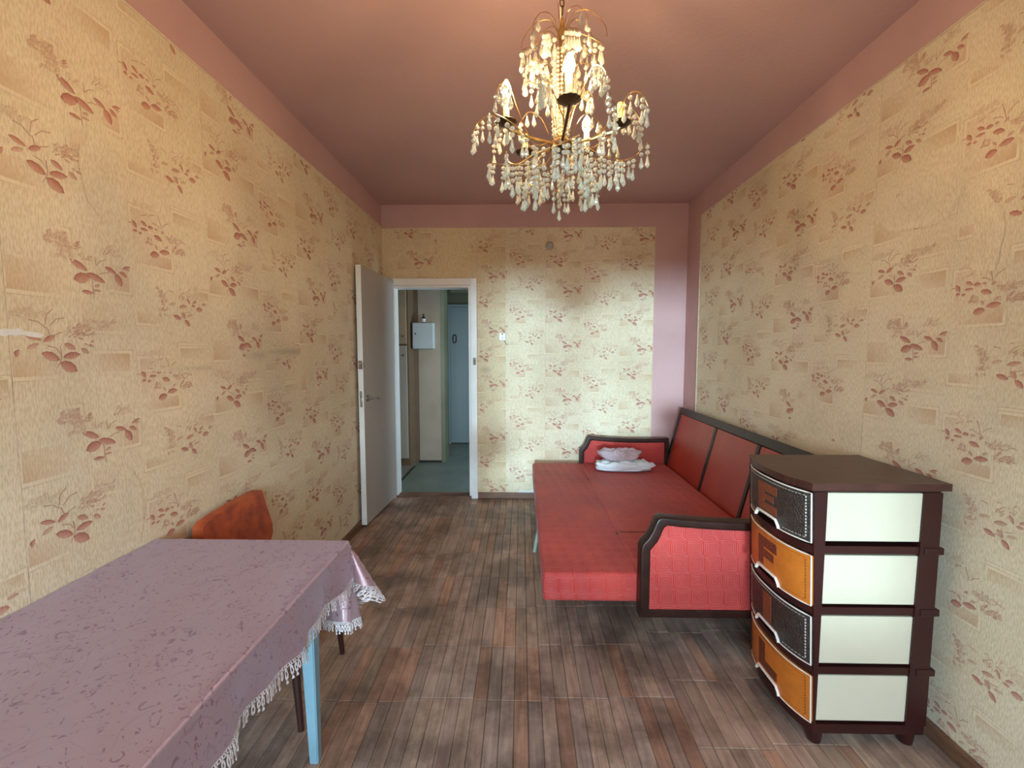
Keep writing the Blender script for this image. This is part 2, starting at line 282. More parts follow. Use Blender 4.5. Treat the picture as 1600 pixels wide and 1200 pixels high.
for xa, xb, za, zb in ((x0 + .05, DOOR_X - .05, z0, z0 + .06), (x0 + .05, DOOR_X - .05, z1 - .05, z1), (DOOR_X + .04, x1 - .05, SILL, SILL + .05), (DOOR_X + .04, x1 - .05, z1 - .05, z1)): box(bm, xa, xb, REAR - .16, REAR - .10, za, zb, .004)
obj('window_1', bm, M_WHITE, kind='structure')
obj('window_sill', nb(DOOR_X + .02, x1 + .04, REAR - .09, REAR + .15, SILL + .001, SILL + .03, .006), M_WHITE, kind='structure')
ceiling = obj('ceiling', nb(XL - .12, XR + .12, REAR - .3, YB + .12, H, H + .1), M_CEIL, kind='structure')

# wallpaper sheets -------------------------------------------------
PT = 2.445; V = 0.485; VB = 0.86
fb = lambda u, v, l: Vector((u, YB - l - .0002, v)); fl = lambda u, v, l: Vector((XL + l + .0002, u, v)); fr = lambda u, v, l: Vector((XR - l - .0002, -u, v))
def hang(f, parent, u0, u1, v0, v1, ou, off, su=1.0, mt=None, sm=()):
    s = Sheet(f, u0, u1, v0, v1); k = -4
    if True:
        while k < 6:
            s.tile(ou, off + V * k, su); k += 1
    for q in sm: s.smear(*q)
    return s.build(parent, mt)
BW = 0.665; SU = BW / 0.72; BZ = .055
S0, S1, S2 = 0.213 - BW, 0.213, 0.213 + BW; g = .0008
hang(fb, wall_back, -0.401 + g, S0 + .306, BZ, PT, S0, -.045, SU, M_PAPER_Y, sm=((-0.33, 1.19, .07, .05, .35), (-.25, .75, .1, .12, .12)))
hang(fb, wall_back, S0 + .306 + g, S1 - g, BZ, PT, S0, -.045, SU)
hang(fb, wall_back, S1 + g, S2 - g, BZ, PT, S1, -.175, SU)
hang(fb, wall_back, S2 + g, 1.172, BZ, PT, S2, -.205, SU)
hang(fb, wall_back, S0 - .306, -0.401 - g, 2.012, PT, S0, -.045, SU, M_PAPER_Y)
hang(fb, wall_back, XL + .002, S0 - .306 - g, 2.012, PT, S0 - BW, .08, SU, M_PAPER_Y)
for k in range(-3, 5):
    a = 1.07 + .72 * k; b = min(a + .72, YB - .003); a2 = max(a, REAR + .003)
    sm = [(2.45, 1.36, .34, .03, .42), (2.1, 1.345, .1, .03, .3), (1.75, 1.30, .3, .012, .2)] + [(R.uniform(1.2, 3.8), R.uniform(.3, 2.0), R.uniform(.05, .2), R.uniform(.04, .15), R.uniform(.06, .16)) for _ in range(10)]
    hang(fl, wall_left, a2 + g, b - g, BZ, 2.455, a, -.19 * k, sm=sm) if k > -2 else Sheet(fl, a2 + g, b - g, BZ, 2.455).build(wall_left)
for k in range(-3, 5):
    a = -1.93 + .72 * k; b = a + .72; a2 = max(a, -3.755); b2 = min(b, -REAR - .003)
    if a2 >= b: continue
    sm = [(-R.uniform(1.4, 3.6), R.uniform(.3, 2.0), R.uniform(.05, .2), R.uniform(.04, .15), R.uniform(.05, .14)) for _ in range(9)]
    hang(fr, wall_right, a2 + g, b2 - g, BZ, 2.46, a, -.2 - .15 * k, sm=sm) if k < 3 else Sheet(fr, a2 + g, b2 - g, BZ, 2.46).build(wall_right)
# torn spot and other damage of the paper
M_TORN = mat('bare_plaster', (0.80, 0.80, 0.78), rough=0.9, var=0.1, scale=40)
bm = bmesh.new(); top = [(1.045, 1.414), (1.062, 1.421), (1.085, 1.419), (1.092, 1.423), (1.105, 1.417), (1.125, 1.415), (1.148, 1.412), (1.152, 1.407)]; bot = [(1.140, 1.400), (1.115, 1.403), (1.10, 1.407), (1.085, 1.404), (1.070, 1.406), (1.060, 1.401), (1.052, 1.405)]
prism(bm, top[::-1] + bot[::-1], XL + .0005, XL + .0024, 'x'); obj('torn_patch', bm, M_TORN, wall_left)
bm = bmesh.new(); prism(bm, [(-.02, .05), (.215, .045), (.215, .085), (.17, .074), (.11, .088), (.06, .07), (.0, .082), (-.03, .07)], YB - .0035, YB - .001, 'y'); obj('torn_patch', bm, M_TORN, wall_back)

def cord(pts, n=5, r=.0035):
    bm = bmesh.new(); tube(bm, pts, r, 6); return bm
obj('trim_1', cord([(XL + .003, REAR + .01, 2.458), (XL + .003, YB - .003, 2.458)]), M_CORD, kind='structure')
obj('trim_2', cord([(XL + .005, YB - .003, PT + .002), (1.174, YB - .003, PT + .002), (1.176, YB - .003, 0.06)], r=.003), M_CORD, kind='structure')
obj('trim_3', cord([(XR - .003, REAR + .01, 2.463), (XR - .003, 3.757, 2.463), (XR - .003, 3.757, 0.06)], r=.003), M_CORD, kind='structure')
def skirting(name, x0, x1, y0, y1):
    bm = bmesh.new(); box(bm, x0, x1, y0, y1, 0.002, .058, .006); return obj(name, bm, M_BASE, kind='structure')
skirting('baseboard_left', XL + .001, XL + .019, REAR + .001, YB - .001); skirting('baseboard_right', XR - .019, XR - .001, REAR + .001, YB - .001)
skirting('baseboard_back', -0.396, XR - .02, YB - .018, YB - .001); skirting('baseboard_rear', XL + .02, XR - .02, REAR + .001, REAR + .019)

# parquet ----------------------------------------------------------
def parquet_mat():
    m = mat('worn_parquet', (0.30, 0.19, 0.125), rough=0.5); nt = m.node_tree; b = nt.nodes['Principled BSDF']; N = nt.nodes.new; Lk = nt.links.new
    geo = N('ShaderNodeNewGeometry'); mp = N('ShaderNodeMapping'); mp.inputs['Scale'].default_value = (60, 5, 10)
    nz = N('ShaderNodeTexNoise'); nz.inputs['Scale'].default_value = 1; nz.inputs['Detail'].default_value = 6; Lk(geo.outputs['Position'], mp.inputs[0]); Lk(mp.outputs[0], nz.inputs[0])
    rp = N('ShaderNodeValToRGB'); rp.color_ramp.elements[0].position = .3; rp.color_ramp.elements[0].color = (0.33, 0.235, 0.18, 1); rp.color_ramp.elements[1].position = .7; rp.color_ramp.elements[1].color = (0.53, 0.40, 0.31, 1); Lk(nz.outputs[0], rp.inputs[0])
    # grime, worn into the walked area and blotched
    n2 = N('ShaderNodeTexNoise'); n2.inputs['Scale'].default_value = 3.2; n2.inputs['Detail'].default_value = 8; n2.inputs['Roughness'].default_value = .65; Lk(geo.outputs['Position'], n2.inputs[0])
    r2 = N('ShaderNodeValToRGB'); r2.color_ramp.elements[0].position = .40; r2.color_ramp.elements[0].color = (0.38, 0.36, 0.36, 1); r2.color_ramp.elements[1].position = .56; r2.color_ramp.elements[1].color = (1, 1, 1, 1); Lk(n2.outputs[0], r2.inputs[0])
    mu = N('ShaderNodeMix'); mu.data_type = 'RGBA'; mu.blend_type = 'MULTIPLY'; mu.inputs[0].default_value = .8; Lk(rp.outputs[0], mu.inputs[6]); Lk(r2.outputs[0], mu.inputs[7])
    oi = N('ShaderNodeObjectInfo'); m2 = N('ShaderNodeMix'); m2.data_type = 'RGBA'; m2.blend_type = 'MULTIPLY'; m2.inputs[0].default_value = 1; Lk(mu.outputs[2], m2.inputs[6]); Lk(oi.outputs['Color'], m2.inputs[7])
    at = N('ShaderNodeAttribute'); at.attribute_name = 'tint'; m3 = N('ShaderNodeMix'); m3.data_type = 'RGBA'; m3.blend_type = 'MULTIPLY'; m3.inputs[0].default_value = 1; Lk(m2.outputs[2], m3.inputs[6]); Lk(at.outputs['Color'], m3.inputs[7])
    Lk(m3.outputs[2], b.inputs['Base Color']); b.inputs['Roughness'].default_value = .42
    r3 = N('ShaderNodeMapRange'); r3.inputs[3].default_value = .32; r3.inputs[4].default_value = .6; Lk(n2.outputs[0], r3.inputs[0]); Lk(r3.outputs[0], b.inputs['Roughness'])
    bp = N('ShaderNodeBump'); bp.inputs['Strength'].default_value = .15; bp.inputs['Distance'].default_value = .003; Lk(nz.outputs[0], bp.inputs['Height']); Lk(bp.outputs[0], b.inputs['Normal'])
    return m
M_PARQ = parquet_mat()
M_GAP = mat('dark_floor_gap', (0.035, 0.025, 0.02), rough=0.9)
floor = obj('floor', nb(XL - .12, XR + .12, REAR - .3, YB, -.1, -.012), M_GAP, kind='structure')
PW, PLN = .0532, .318
def block_bm(bm, x0, x1, y0, y1, dz):
    c = .0022; z = dz; B = -.011
    lo = [(x0 + .0006, y0 + .0009), (x1 - .0009, y0 + .0009), (x1 - .0009, y1 - .0006), (x0 + .0006, y1 - .0006)]; sg = [(1, 1), (-1, 1), (-1, -1), (1, -1)]
    A = [bm.verts.new((x, y, B)) for x, y in lo]; Cc = [bm.verts.new((x, y, z - c * .7)) for x, y in lo]; T = [bm.verts.new((x + sx * c, y + sy * c, z)) for (x, y), (sx, sy) in zip(lo, sg)]
    fs = [bm.faces.new(T)]
    for i in range(4):
        j = (i + 1) % 4; fs += [bm.faces.new((A[i], A[j], Cc[j], Cc[i])), bm.faces.new((Cc[i], Cc[j], T[j], T[i]))]
    return fs
blocks = []
x = XL + .0; colno = 0
while x < XR - .001:
    if colno % 5 == 0: offs = R.uniform(0, PLN)
    y = REAR - PLN + offs; w = min(PW, XR - x)
    while y < YB:
        a, b = max(y, REAR), min(y + PLN, YB)
        if b - a > .01: blocks.append((x, x + w, a, b))
        y += PLN
    x += PW; colno += 1
def tint():
    l = R.uniform(.78, 1.16); q = R.random()
    if q < .12: return (l * 1.05, l * .86, l * .76)
    if q < .3: return (l * .93, l * .95, l * .98)
    return (l, l * R.uniform(.95, 1.0), l * R.uniform(.92, 1.0))
def seen(b):
    cx, cy = (b[0] + b[1]) / 2, (b[2] + b[3]) / 2
    if cy < 1.15 or abs(cx - .02 * cy) > 1.16 * cy + .1: return 99
    if cx > .95 and cy < 1.95: return 50
    if cx > .55 and cy > 1.95: return 50
    if cx < -.62 and cy < 1.4: return 40
    return cy
blocks.sort(key=seen)
big, rest = blocks[:300], blocks[300:]
shared = {}
for (x0, x1, y0, y1) in big:
    k = (round(x1 - x0, 4), round(y1 - y0, 3))
    if k not in shared:
        bm = bmesh.new(); block_bm(bm, 0, k[0], 0, k[1], 0); me = bpy.data.meshes.new('parquet_block'); bm.to_mesh(me); bm.free(); me.materials.append(M_PARQ)
        at = me.color_attributes.new('tint', 'FLOAT_COLOR', 'POINT'); at.data.foreach_set('color', [1.0] * (4 * len(me.vertices))); shared[k] = me
    o = bpy.data.objects.new('parquet_block', shared[k]); o.location = (x0, y0, R.uniform(-.0009, 0)); o.color = (*tint(), 1); link(o, floor)
bm = bmesh.new(); cols = []
for b in rest:
    n = len(bm.verts); block_bm(bm, *b, R.uniform(-.0009, 0)); cols += [(*tint(), 1)] * 12
me = bpy.data.meshes.new('parquet_blocks'); bm.to_mesh(me); bm.free(); me.materials.append(M_PARQ)
at = me.color_attributes.new('tint', 'FLOAT_COLOR', 'POINT'); at.data.foreach_set('color', [c for q in cols for c in q])
o = bpy.data.objects.new('parquet_blocks', me); o['kind'] = 'stuff'; link(o, floor)

# door, its frame and leaf -----------------------------------------
door = empty('door_1', (-1.165, YB, 0), kind='structure')
bm = bmesh.new(); fo = YB - .018
box(bm, -1.236, DX0, fo, YB - .0005, 0, 2.008, .003); box(bm, DX1, -.401, fo, YB - .0005, 0, 2.008, .003); box(bm, DX0, DX1, fo, YB - .0005, DZ, 2.008, .003)
box(bm, DX0, DX0 + .02, YB, YB + .12, .02, DZ - .02, .002); box(bm, DX1 - .02, DX1, YB, YB + .12, .02, DZ - .02, .002); box(bm, DX0, DX1, YB, YB + .12, DZ - .02, DZ, .002)
obj('door_frame', bm, M_WHITE, door)
obj('threshold', nb(DX0 + .002, DX1 - .002, YB - .005, YB + .118, .0, .018, .004), M_BASE, door)
A, Bp = Vector((-1.150, YB - .02, 0)), Vector((-1.187, 3.331, 0)); dv = (Bp - A).normalized(); nv = Vector((dv.y, -dv.x, 0)); LW = (Bp - A).length
ML = Matrix((( dv.x, nv.x, 0, A.x), (dv.y, nv.y, 0, A.y), (0, 0, 1, 0), (0, 0, 0, 1)))   # local x along the leaf, y outward from the leaf's hall side
# find which side faces the room's middle: nv should point to -x
if nv.x > 0: nv = -nv; ML = Matrix(((dv.x, nv.x, 0, A.x), (dv.y, nv.y, 0, A.y), (0, 0, 1, 0), (0, 0, 0, 1)))
bm = nb(0, LW - .003, .0005, .0395, .028, 1.995, .0015, M=ML); leaf = obj('door_leaf', bm, M_LEAF, door)
bm = nb(LW - .003, LW, 0, .040, .026, 1.997, .0008, M=ML); obj('brightened_edge', bm, M_WHITE, leaf)  # leaf's end edge coloured paler, standing in for daylight falling on it
for side in (0, 1):
    y0 = 0 if side == 0 else .04; sg = -1 if side == 0 else 1; hx = LW - .062
    bm = bmesh.new(); T = []
    tube(bm, [ML @ Vector((hx, y0, .999)), ML @ Vector((hx, y0 + sg * .007, .999))], .026, 18)
    tube(bm, [ML @ Vector((hx, y0 + sg * .006, .999)), ML @ Vector((hx, y0 + sg * (.045 - .035 * side), .999)), ML @ Vector((hx - .012, y0 + sg * (.052 - .040 * side), .999)), ML @ Vector((hx - .06, y0 + sg * (.053 - .040 * side), .996)), ML @ Vector((hx - .115, y0 + sg * (.05 - .038 * side), .988))], .0095 - .003 * side, 8)
    obj('door_handle', bm, M_STEEL, leaf, smooth=True)
bm = nb(LW - .0005, LW + .0012, .010, .030, .94, 1.06, .0006, M=ML); box(bm, LW - .0005, LW + .009, .014, .026, .988, 1.006, .001, M=ML); obj('lock_plate', bm, M_STEEL, leaf)
obj('old_latch_plate', nb(LW - .0005, LW + .0013, .004, .036, 1.225, 1.29, .0004, M=ML), M_RUST, leaf)
obj('old_latch_mark', nb(LW - .016, LW - .010, -.001, .002, 1.235, 1.275, .0004, M=ML), M_DARKM, leaf)
obj('strike_plate', nb(-.437, -.412, fo - .0015, fo + .001, 1.235, 1.30, .0004), M_RUST, door)

# hallway ----------------------------------------------------------
M_LINO = mat('grey_green_linoleum', (0.16, 0.20, 0.17), col2=(0.12, 0.15, 0.13), rough=0.4, scale=3, detail=6)
HB = YB + .12
obj('floor_hallway', nb(-2.0, 1.1, HB, 6.6, -.1, 0), mat('hallway_floor_boards', (0.22, 0.21, 0.17), rough=.6), kind='structure')
bm = bmesh.new(); prism(bm, [(-1.245, HB + .002), (.98, HB + .002), (.98, 6.47), (-.93, 6.47), (-.93, 5.34), (-1.245, 5.34)], .001, .006); obj('hallway_linoleum', bm, M_LINO, kind='structure')
obj('ceiling_hallway', nb(-2.0, 1.1, HB, 6.6, 2.35, 2.45), M_HALL, kind='structure')
obj('wall_hallway_left', nb(-2.12, -2.0, HB, 6.6, 0, 2.45), M_HALL, kind='structure')
bm = bmesh.new(); box(bm, -2.0, -1.06, 6.48, 6.6, 0, 2.35); box(bm, -.22, 1.1, 6.48, 6.6, 0, 2.35); box(bm, -1.06, -.22, 6.495, 6.6, 0, 2.35); obj('wall_hallway_back', bm, M_HALLG, kind='structure')
bm = bmesh.new(); box(bm, 1.0, 1.1, HB, 6.48, 0, 2.35); obj('wall_hallway_right', bm, M_HALL, kind='structure')
bm = bmesh.new(); prism(bm, [(-1.236, 5.357), (-.972, 5.357), (-.93, 5.39), (-.93, 5.64), (-1.236, 5.64)], 0, 2.349, bev=.006); bm2 = bm
for f in bm.faces:
    f.material_index = 1 if f.calc_center_median().x > -.975 else 0
pil = obj('wall_pillar', bm, [M_HALL, M_HALLG], kind='structure')
obj('wall_pillar_rear', nb(-1.236, -1.085, 5.64, 6.48, 0, 2.349), M_HALLG, kind='structure')
obj('ceiling_beam', nb(-.93, .99, 5.9, 6.2, 2.12, 2.349, .004), M_HALLG, kind='structure')
obj('baseboard_hallway', nb(-1.262, -1.246, HB + .002, 5.16, 0, .012, .002), M_DARKM, kind='structure')
bm = bmesh.new(); box(bm, -1.24, -.965, 5.340, 5.355, 0, .03, .002); obj('baseboard_pillar', bm, M_DARKM, kind='structure')
d2 = empty('door_2', (-.64, 6.47, 0), kind='structure')
M_BLUED = mat('blue_grey_door_paint', (0.25, 0.32, 0.34), rough=.4, var=.06, scale=2)
bm = bmesh.new(); box(bm, -1.06, -1.03, 6.44, 6.49, 0, 2.02, .003); box(bm, -.25, -.22, 6.44, 6.49, 0, 2.02, .003); box(bm, -1.03, -.25, 6.44, 6.49, 1.985, 2.02, .003); obj('door_frame', bm, M_BLUED, d2)
fl2 = obj('door_leaf', nb(-1.028, -.252, 6.445, 6.48, .02, 1.983, .003), M_BLUED, d2)
bm = bmesh.new(); pts = [(-.96 + .024 * math.cos(a), 6.440, 1.53 + .058 * (abs(math.sin(a)) ** .7) * (1 if math.sin(a) > 0 else -1)) for a in [2 * PI * k / 24 for k in range(24)]]; tube(bm, pts, .008, 8, closed=True); obj('number_zero', bm, M_DARKM, fl2, smooth=True)
bm = bmesh.new(); tube(bm, [(-.725, 6.45, .985), (-.725, 6.40, .985)], .012, 10); tube(bm, [(-.725, 6.405, .985), (-.63, 6.40, .975)], .01, 8); tube(bm, [(-.725, 6.449, .985), (-.725, 6.44, .985)], .028, 14); obj('door_handle', bm, M_DARKM, fl2, smooth=True)

# ------------------------------------------------------------------ closet, fuse box and bottle in the hallway
M_CLO = mat('beige_closet_paint', (0.42, 0.34, 0.22), rough=.5, var=.1, scale=3); M_CLO2 = mat('pale_closet_paint', (0.44, 0.42, 0.36), rough=.5, var=.12, scale=3); M_CLOB = mat('brown_closet_edge', (0.17, 0.11, 0.06), rough=.5)
clo = empty('built_in_closet', (-1.6, 5.3, 0), 'tall built-in hallway closet with beige upper and paler lower door, seen left of the pillar', 'closet')
bm = bmesh.new(); prism(bm, [(-1.98, 5.21), (-1.318, 5.21), (-1.288, 5.352), (-1.240, 5.3575), (-1.240, 5.9), (-1.98, 5.9)], .0, 2.345); obj('carcass', bm, M_CLOB, clo)
for name, z0, z1, mm in (('upper_door', 1.44, 2.30, M_CLO), ('lower_door', .09, 1.42, M_CLO2)):
    q = obj(name, nb(-1.97, -1.335, 5.188, 5.208, z0, z1, .004), mm, clo)
    obj('knob', nb(-1.38, -1.36, 5.165, 5.188, (1.52 if z0 > 1 else 1.30), (1.54 if z0 > 1 else 1.32), .004), M_CLOB, q)
M_BOXW = mat('fuse_box_enamel', (0.55, 0.64, 0.66), rough=.35, var=.04)
fz = empty('fuse_box', (-1.16, 5.356, 1.385), 'pale blue-white metal fuse box on the hallway pillar with a small keyhole', 'fuse box')
obj('housing', nb(-1.283, -1.034, 5.265, 5.354, 1.384, 1.689, .006), M_BOXW, fz); q = obj('box_door', nb(-1.279, -1.038, 5.255, 5.264, 1.389, 1.684, .004), M_BOXW, fz)
bm = bmesh.new(); tube(bm, [(-1.245, 5.256, 1.56), (-1.245, 5.250, 1.56)], .009, 12); obj('keyhole', bm, M_DARKM, q)
bt = empty('bottle', (-1.158, 5.31, 1.6905), 'small dark brown bottle with a white label standing on the fuse box', 'bottle')
M_BRG = mat('brown_bottle_glass', (0.05, 0.02, 0.012), rough=.12, coat=.6)
bm = bmesh.new(); lathe(bm, [(.0, 1.690), (.022, 1.690), (.024, 1.694), (.024, 1.745), (.018, 1.758), (.009, 1.765), (.009, 1.778)], (-1.158, 5.31, 0), 18); obj('glass_body', bm, M_BRG, bt, smooth=True)
bm = bmesh.new(); lathe(bm, [(.0, 1.776), (.0115, 1.776), (.0115, 1.792), (.006, 1.797), (.0, 1.797)], (-1.158, 5.31, 0), 14); obj('cap', bm, M_DARKM, bt, smooth=True)
bm = bmesh.new(); lathe(bm, [(.0245, 1.698), (.0248, 1.698), (.0248, 1.738), (.0245, 1.738)], (-1.158, 5.31, 0), 18); obj('paper_label', bm, M_TORN, bt, label='white paper label')

# light switch, junction cover -------------------------------------
M_PLAS = mat('old_white_plastic', (0.72, 0.74, 0.70), rough=.35, var=.08, scale=20)
sw = empty('light_switch', (-.173, YB - .001, 1.49), 'small square white light switch with wire, on the wallpaper right of the open door', 'switch')
obj('back_plate', nb(-.202, -.144, YB - .016, YB - .0015, 1.455, 1.521, .004), M_PLAS, sw)
bm = bmesh.new(); tube(bm, [(-.173, YB - .016, 1.478), (-.173, YB - .026, 1.478)], .021, 18); obj('cover', bm, M_PLAS, sw, smooth=True)
obj('rocker', nb(-.181, -.165, YB - .034, YB - .026, 1.466, 1.490, .002), M_TORN, sw); obj('top_screw', nb(-.179, -.167, YB - .019, YB - .016, 1.504, 1.515, .001), M_DARKM, sw)
bm = bmesh.new(); tube(bm, spl([(-.158, YB - .004, 1.458), (-.145, YB - .005, 1.435), (-.135, YB - .005, 1.418), (-.118, YB - .004, 1.425)], 8), .0025, 5); obj('wire', bm, M_DARKM, sw)
jc = empty('junction_box_cover', (.248, YB - .001, 2.29), 'round grey junction box cover near the top of the back wall', 'wall cover')
bm = bmesh.new(); lathe(bm, [(0, -.012), (.02, -.012), (.034, -.008), (.037, -.002), (.037, 0)], (.248, YB - .001, 2.29), 24, 'y'); obj('disc', bm, mat('grey_cover_plastic', (0.36, 0.36, 0.37), rough=.3), jc, smooth=True)
bm = bmesh.new(); lathe(bm, [(0, -.018), (.010, -.017), (.013, -.011)], (.250, YB - .001, 2.293), 12, 'y'); obj('boss', bm, M_STEEL, jc, smooth=True)
# ------------------------------------------------------------------ sofa bed
def vinyl_mat():
    m = bpy.data.materials.new('embossed_red_vinyl'); m.use_nodes = True; nt = m.node_tree; b = nt.nodes['Principled BSDF']; N = nt.nodes.new; Lk = nt.links.new
    def ma(op, a, b_=None, c=None):
        n = N('ShaderNodeMath'); n.operation = op
        for i, q in enumerate((a, b_, c)):
            if q is None: continue
            if isinstance(q, (int, float)): n.inputs[i].default_value = q
            else: Lk(q, n.inputs[i])
        return n.outputs[0]
    geo = N('ShaderNodeNewGeometry'); sp = N('ShaderNodeSeparateXYZ'); Lk(geo.outputs['Position'], sp.inputs[0])
    C = .074; v = ma('DIVIDE', ma('ADD', sp.outputs['Y'], sp.outputs['Z']), C); row = ma('FLOOR', v); u = ma('ADD', ma('DIVIDE', sp.outputs['X'], C * .95), ma('MULTIPLY', row, .12))
    uu = ma('ABSOLUTE', ma('SUBTRACT', ma('FRACT', u), .5)); vv = ma('ABSOLUTE', ma('SUBTRACT', ma('FRACT', v), .5))
    p = ma('POWER', ma('ADD', ma('POWER', uu, 7.0), ma('POWER', vv, 7.0)), 1 / 7.0)
    # one arm of each square is shifted by half a ring, which turns the rings into a maze
    sh = ma('MULTIPLY', ma('GREATER_THAN', ma('SUBTRACT', ma('FRACT', v), .5), ma('ABSOLUTE', ma('SUBTRACT', ma('FRACT', u), .5))), .5)
    w = ma('SINE', ma('MULTIPLY', ma('ADD', ma('MULTIPLY', p, 10.0), sh), 2 * PI)); wv = ma('MULTIPLY_ADD', w, .5, .5)
    bp = N('ShaderNodeBump'); bp.inputs['Strength'].default_value = .9; bp.inputs['Distance'].default_value = .0015; Lk(wv, bp.inputs['Height']); Lk(bp.outputs[0], b.inputs['Normal'])
    nz = N('ShaderNodeTexNoise'); nz.inputs['Scale'].default_value = 4; nz.inputs['Detail'].default_value = 5; Lk(geo.outputs['Position'], nz.inputs[0])
    rp = N('ShaderNodeValToRGB'); rp.color_ramp.elements[0].position = .35; rp.color_ramp.elements[0].color = (0.42, 0.028, 0.022, 1); rp.color_ramp.elements[1].position = .65; rp.color_ramp.elements[1].color = (0.57, 0.050, 0.034, 1); Lk(nz.outputs[0], rp.inputs[0])
    mx = N('ShaderNodeMix'); mx.data_type = 'RGBA'; Lk(ma('MULTIPLY', ma('POWER', wv, 2.0), .48), mx.inputs[0]); Lk(rp.outputs[0], mx.inputs[6]); mx.inputs[7].default_value = (0.60, 0.17, 0.18, 1)  # ridge tops tinted paler, painting in the light they catch
    Lk(mx.outputs[2], b.inputs['Base Color']); b.inputs['Roughness'].default_value = .5; b.inputs['Specular IOR Level'].default_value = .3; b.inputs['Sheen Weight'].default_value = .1
    return m
M_VIN = vinyl_mat()
M_REDP = mat('red_back_panel', (0.46, 0.055, 0.028), col2=(0.36, 0.035, 0.02), rough=.4, scale=4, stretch=(1, 1, .4))
M_WOOD = mat('dark_lacquered_wood', (0.035, 0.012, 0.008), col2=(0.02, 0.008, 0.006), rough=.34, scale=20, spec=.3)
sofa = empty('sofa_bed', (.65, 2.9, 0), 'red vinyl sofa bed with dark wooden frame folded flat along the right wall', 'sofa')
Y0, Y1, SZ = 1.944, 3.915, .373
def cushion(x0, x1, y0, y1, z0, z1, bev=.018):
    bm = nb(x0, x1, y0, y1, z0, z1, bev, seg=4); return bm
obj('seat_cushion', cushion(.097, .534, Y0, Y1, .237, SZ), M_VIN, sofa, smooth=True)
bm = cushion(.520, 1.262, Y0, Y1, .237, SZ + .002); obj('rear_cushion', bm, M_VIN, sofa, smooth=True)
bm = bmesh.new(); tube(bm, [(.54, 2.40, SZ + .0005), (1.24, 2.40, SZ + .0005)], .004, 6); obj('seam', bm, M_WOOD, sofa)
for (xa, ya, l) in ((.515, 3.45, .05), (.52, 2.42, .06)):
    bm = bmesh.new(); prism(bm, [(xa, ya), (xa + .008, ya - l * .5), (xa + .004, ya - l), (xa - .004, ya - l * .5)], SZ - .002, SZ + .0018); obj('tear', bm, M_WOOD, sofa, label='small dark tear in the vinyl')
obj('storage_box', nb(.72, 1.26, Y0 + .36, Y1 - .3, .012, .236, .004), M_WOOD, sofa)
outer = [(.515, .207), (.515, .515), (.522, .536), (.545, .562), (.562, .592), (.575, .628), (.585, .648), (.606, .656), (.68, .648), (.80, .640), (.95, .634), (1.12, .634), (1.30, .638), (1.30, .207)]
inner = [(.557, .243), (.557, .508), (.566, .520), (.586, .545), (.600, .575), (.608, .598), (.614, .610), (.628, .618), (.69, .611), (.80, .603), (.95, .597), (1.12, .597), (1.262, .600), (1.262, .243)]
def armrest(ya, yb, dz, label):
    """ring-shaped wooden frame around an upholstered panel"""
    def P(p): return (p[0], p[1] + dz * min(1, max(0, (p[1] - .25) / .3)))
    bm = bmesh.new(); n = len(outer); V = [[bm.verts.new((P(p)[0], y, P(p)[1])) for p in pts] for pts in (outer, inner) for y in (ya, yb)]
    oa, ob, ia, ib = V
    for i in range(n):
        j = (i + 1) % n
        bm.faces.new((oa[i], oa[j], ia[j], ia[i])); bm.faces.new((ob[j], ob[i], ib[i], ib[j])); bm.faces.new((oa[j], oa[i], ob[i], ob[j])); bm.faces.new((ia[i], ia[j], ib[j], ib[i]))
    bmesh.ops.recalc_face_normals(bm, faces=bm.faces)
    es = [e for e in bm.edges if len(e.link_faces) == 2 and abs(e.verts[0].co.y - e.verts[1].co.y) < 1e-5 and e.calc_face_angle(0) > .8]
    bmesh.ops.bevel(bm, geom=es, offset=.009, segments=3, affect='EDGES', profile=.6)
    fr = obj('armrest_frame', bm, M_WOOD, sofa, smooth=True)
    bm = bmesh.new(); prism(bm, [P((p[0] + (.003 if p[0] > 1 else -.003), p[1])) for p in inner], ya + .008, yb - .008, 'y'); obj('armrest_panel', bm, M_VIN, sofa)
armrest(1.878, 1.941, 0.0, 'near'); armrest(3.925, 3.985, -.045, 'far')
# leaning backrest of three red panels in a dark frame
bA, bB = Vector((1.268, 0, .30)), Vector((1.408, 0, .868)); tv = (bB - bA).normalized(); LB = (bB - bA).length; nn = Vector((-tv.z, 0, tv.x))
MB_ = Matrix(((tv.x, 0, -nn.x, bA.x), (0, 1, 0, 0), (tv.z, 0, -nn.z, bA.z), (0, 0, 0, 1)))   # x up the slope, y world y, z into the wall side
bm = bmesh.new(); box(bm, LB - .055, LB, 1.90, 3.955, -.004, .030, .005, M=MB_)
for y0, y1 in ((1.90, 1.945), (2.605, 2.64), (3.19, 3.225), (3.91, 3.955)): box(bm, 0, LB - .0555, y0, y1, -.004, .030, .004, M=MB_)
obj('backrest_frame', bm, M_WOOD, sofa)
for y0, y1 in ((1.946, 2.604), (2.641, 3.189), (3.226, 3.909)): obj('backrest_panel', nb(.002, LB - .057, y0, y1, .002, .024, .004, M=MB_), M_REDP, sofa)
obj('support_leg', (lambda bm: (tube(bm, [(.135, 3.0, .236), (.088, 2.93, .01)], .012, 10), bm)[1])(bmesh.new()), mat('pale_green_metal_paint', (0.35, 0.45, 0.40), rough=.4), sofa, label='thin pale green leg')
for xx, yy in ((.80, 2.4), (1.2, 2.4), (.80, 3.7), (1.2, 3.7)): obj('foot', (lambda bm: (tube(bm, [(xx, yy, .236), (xx, yy, .001)], .022, 12, r2=.016), bm)[1])(bmesh.new()), M_WOOD, sofa)

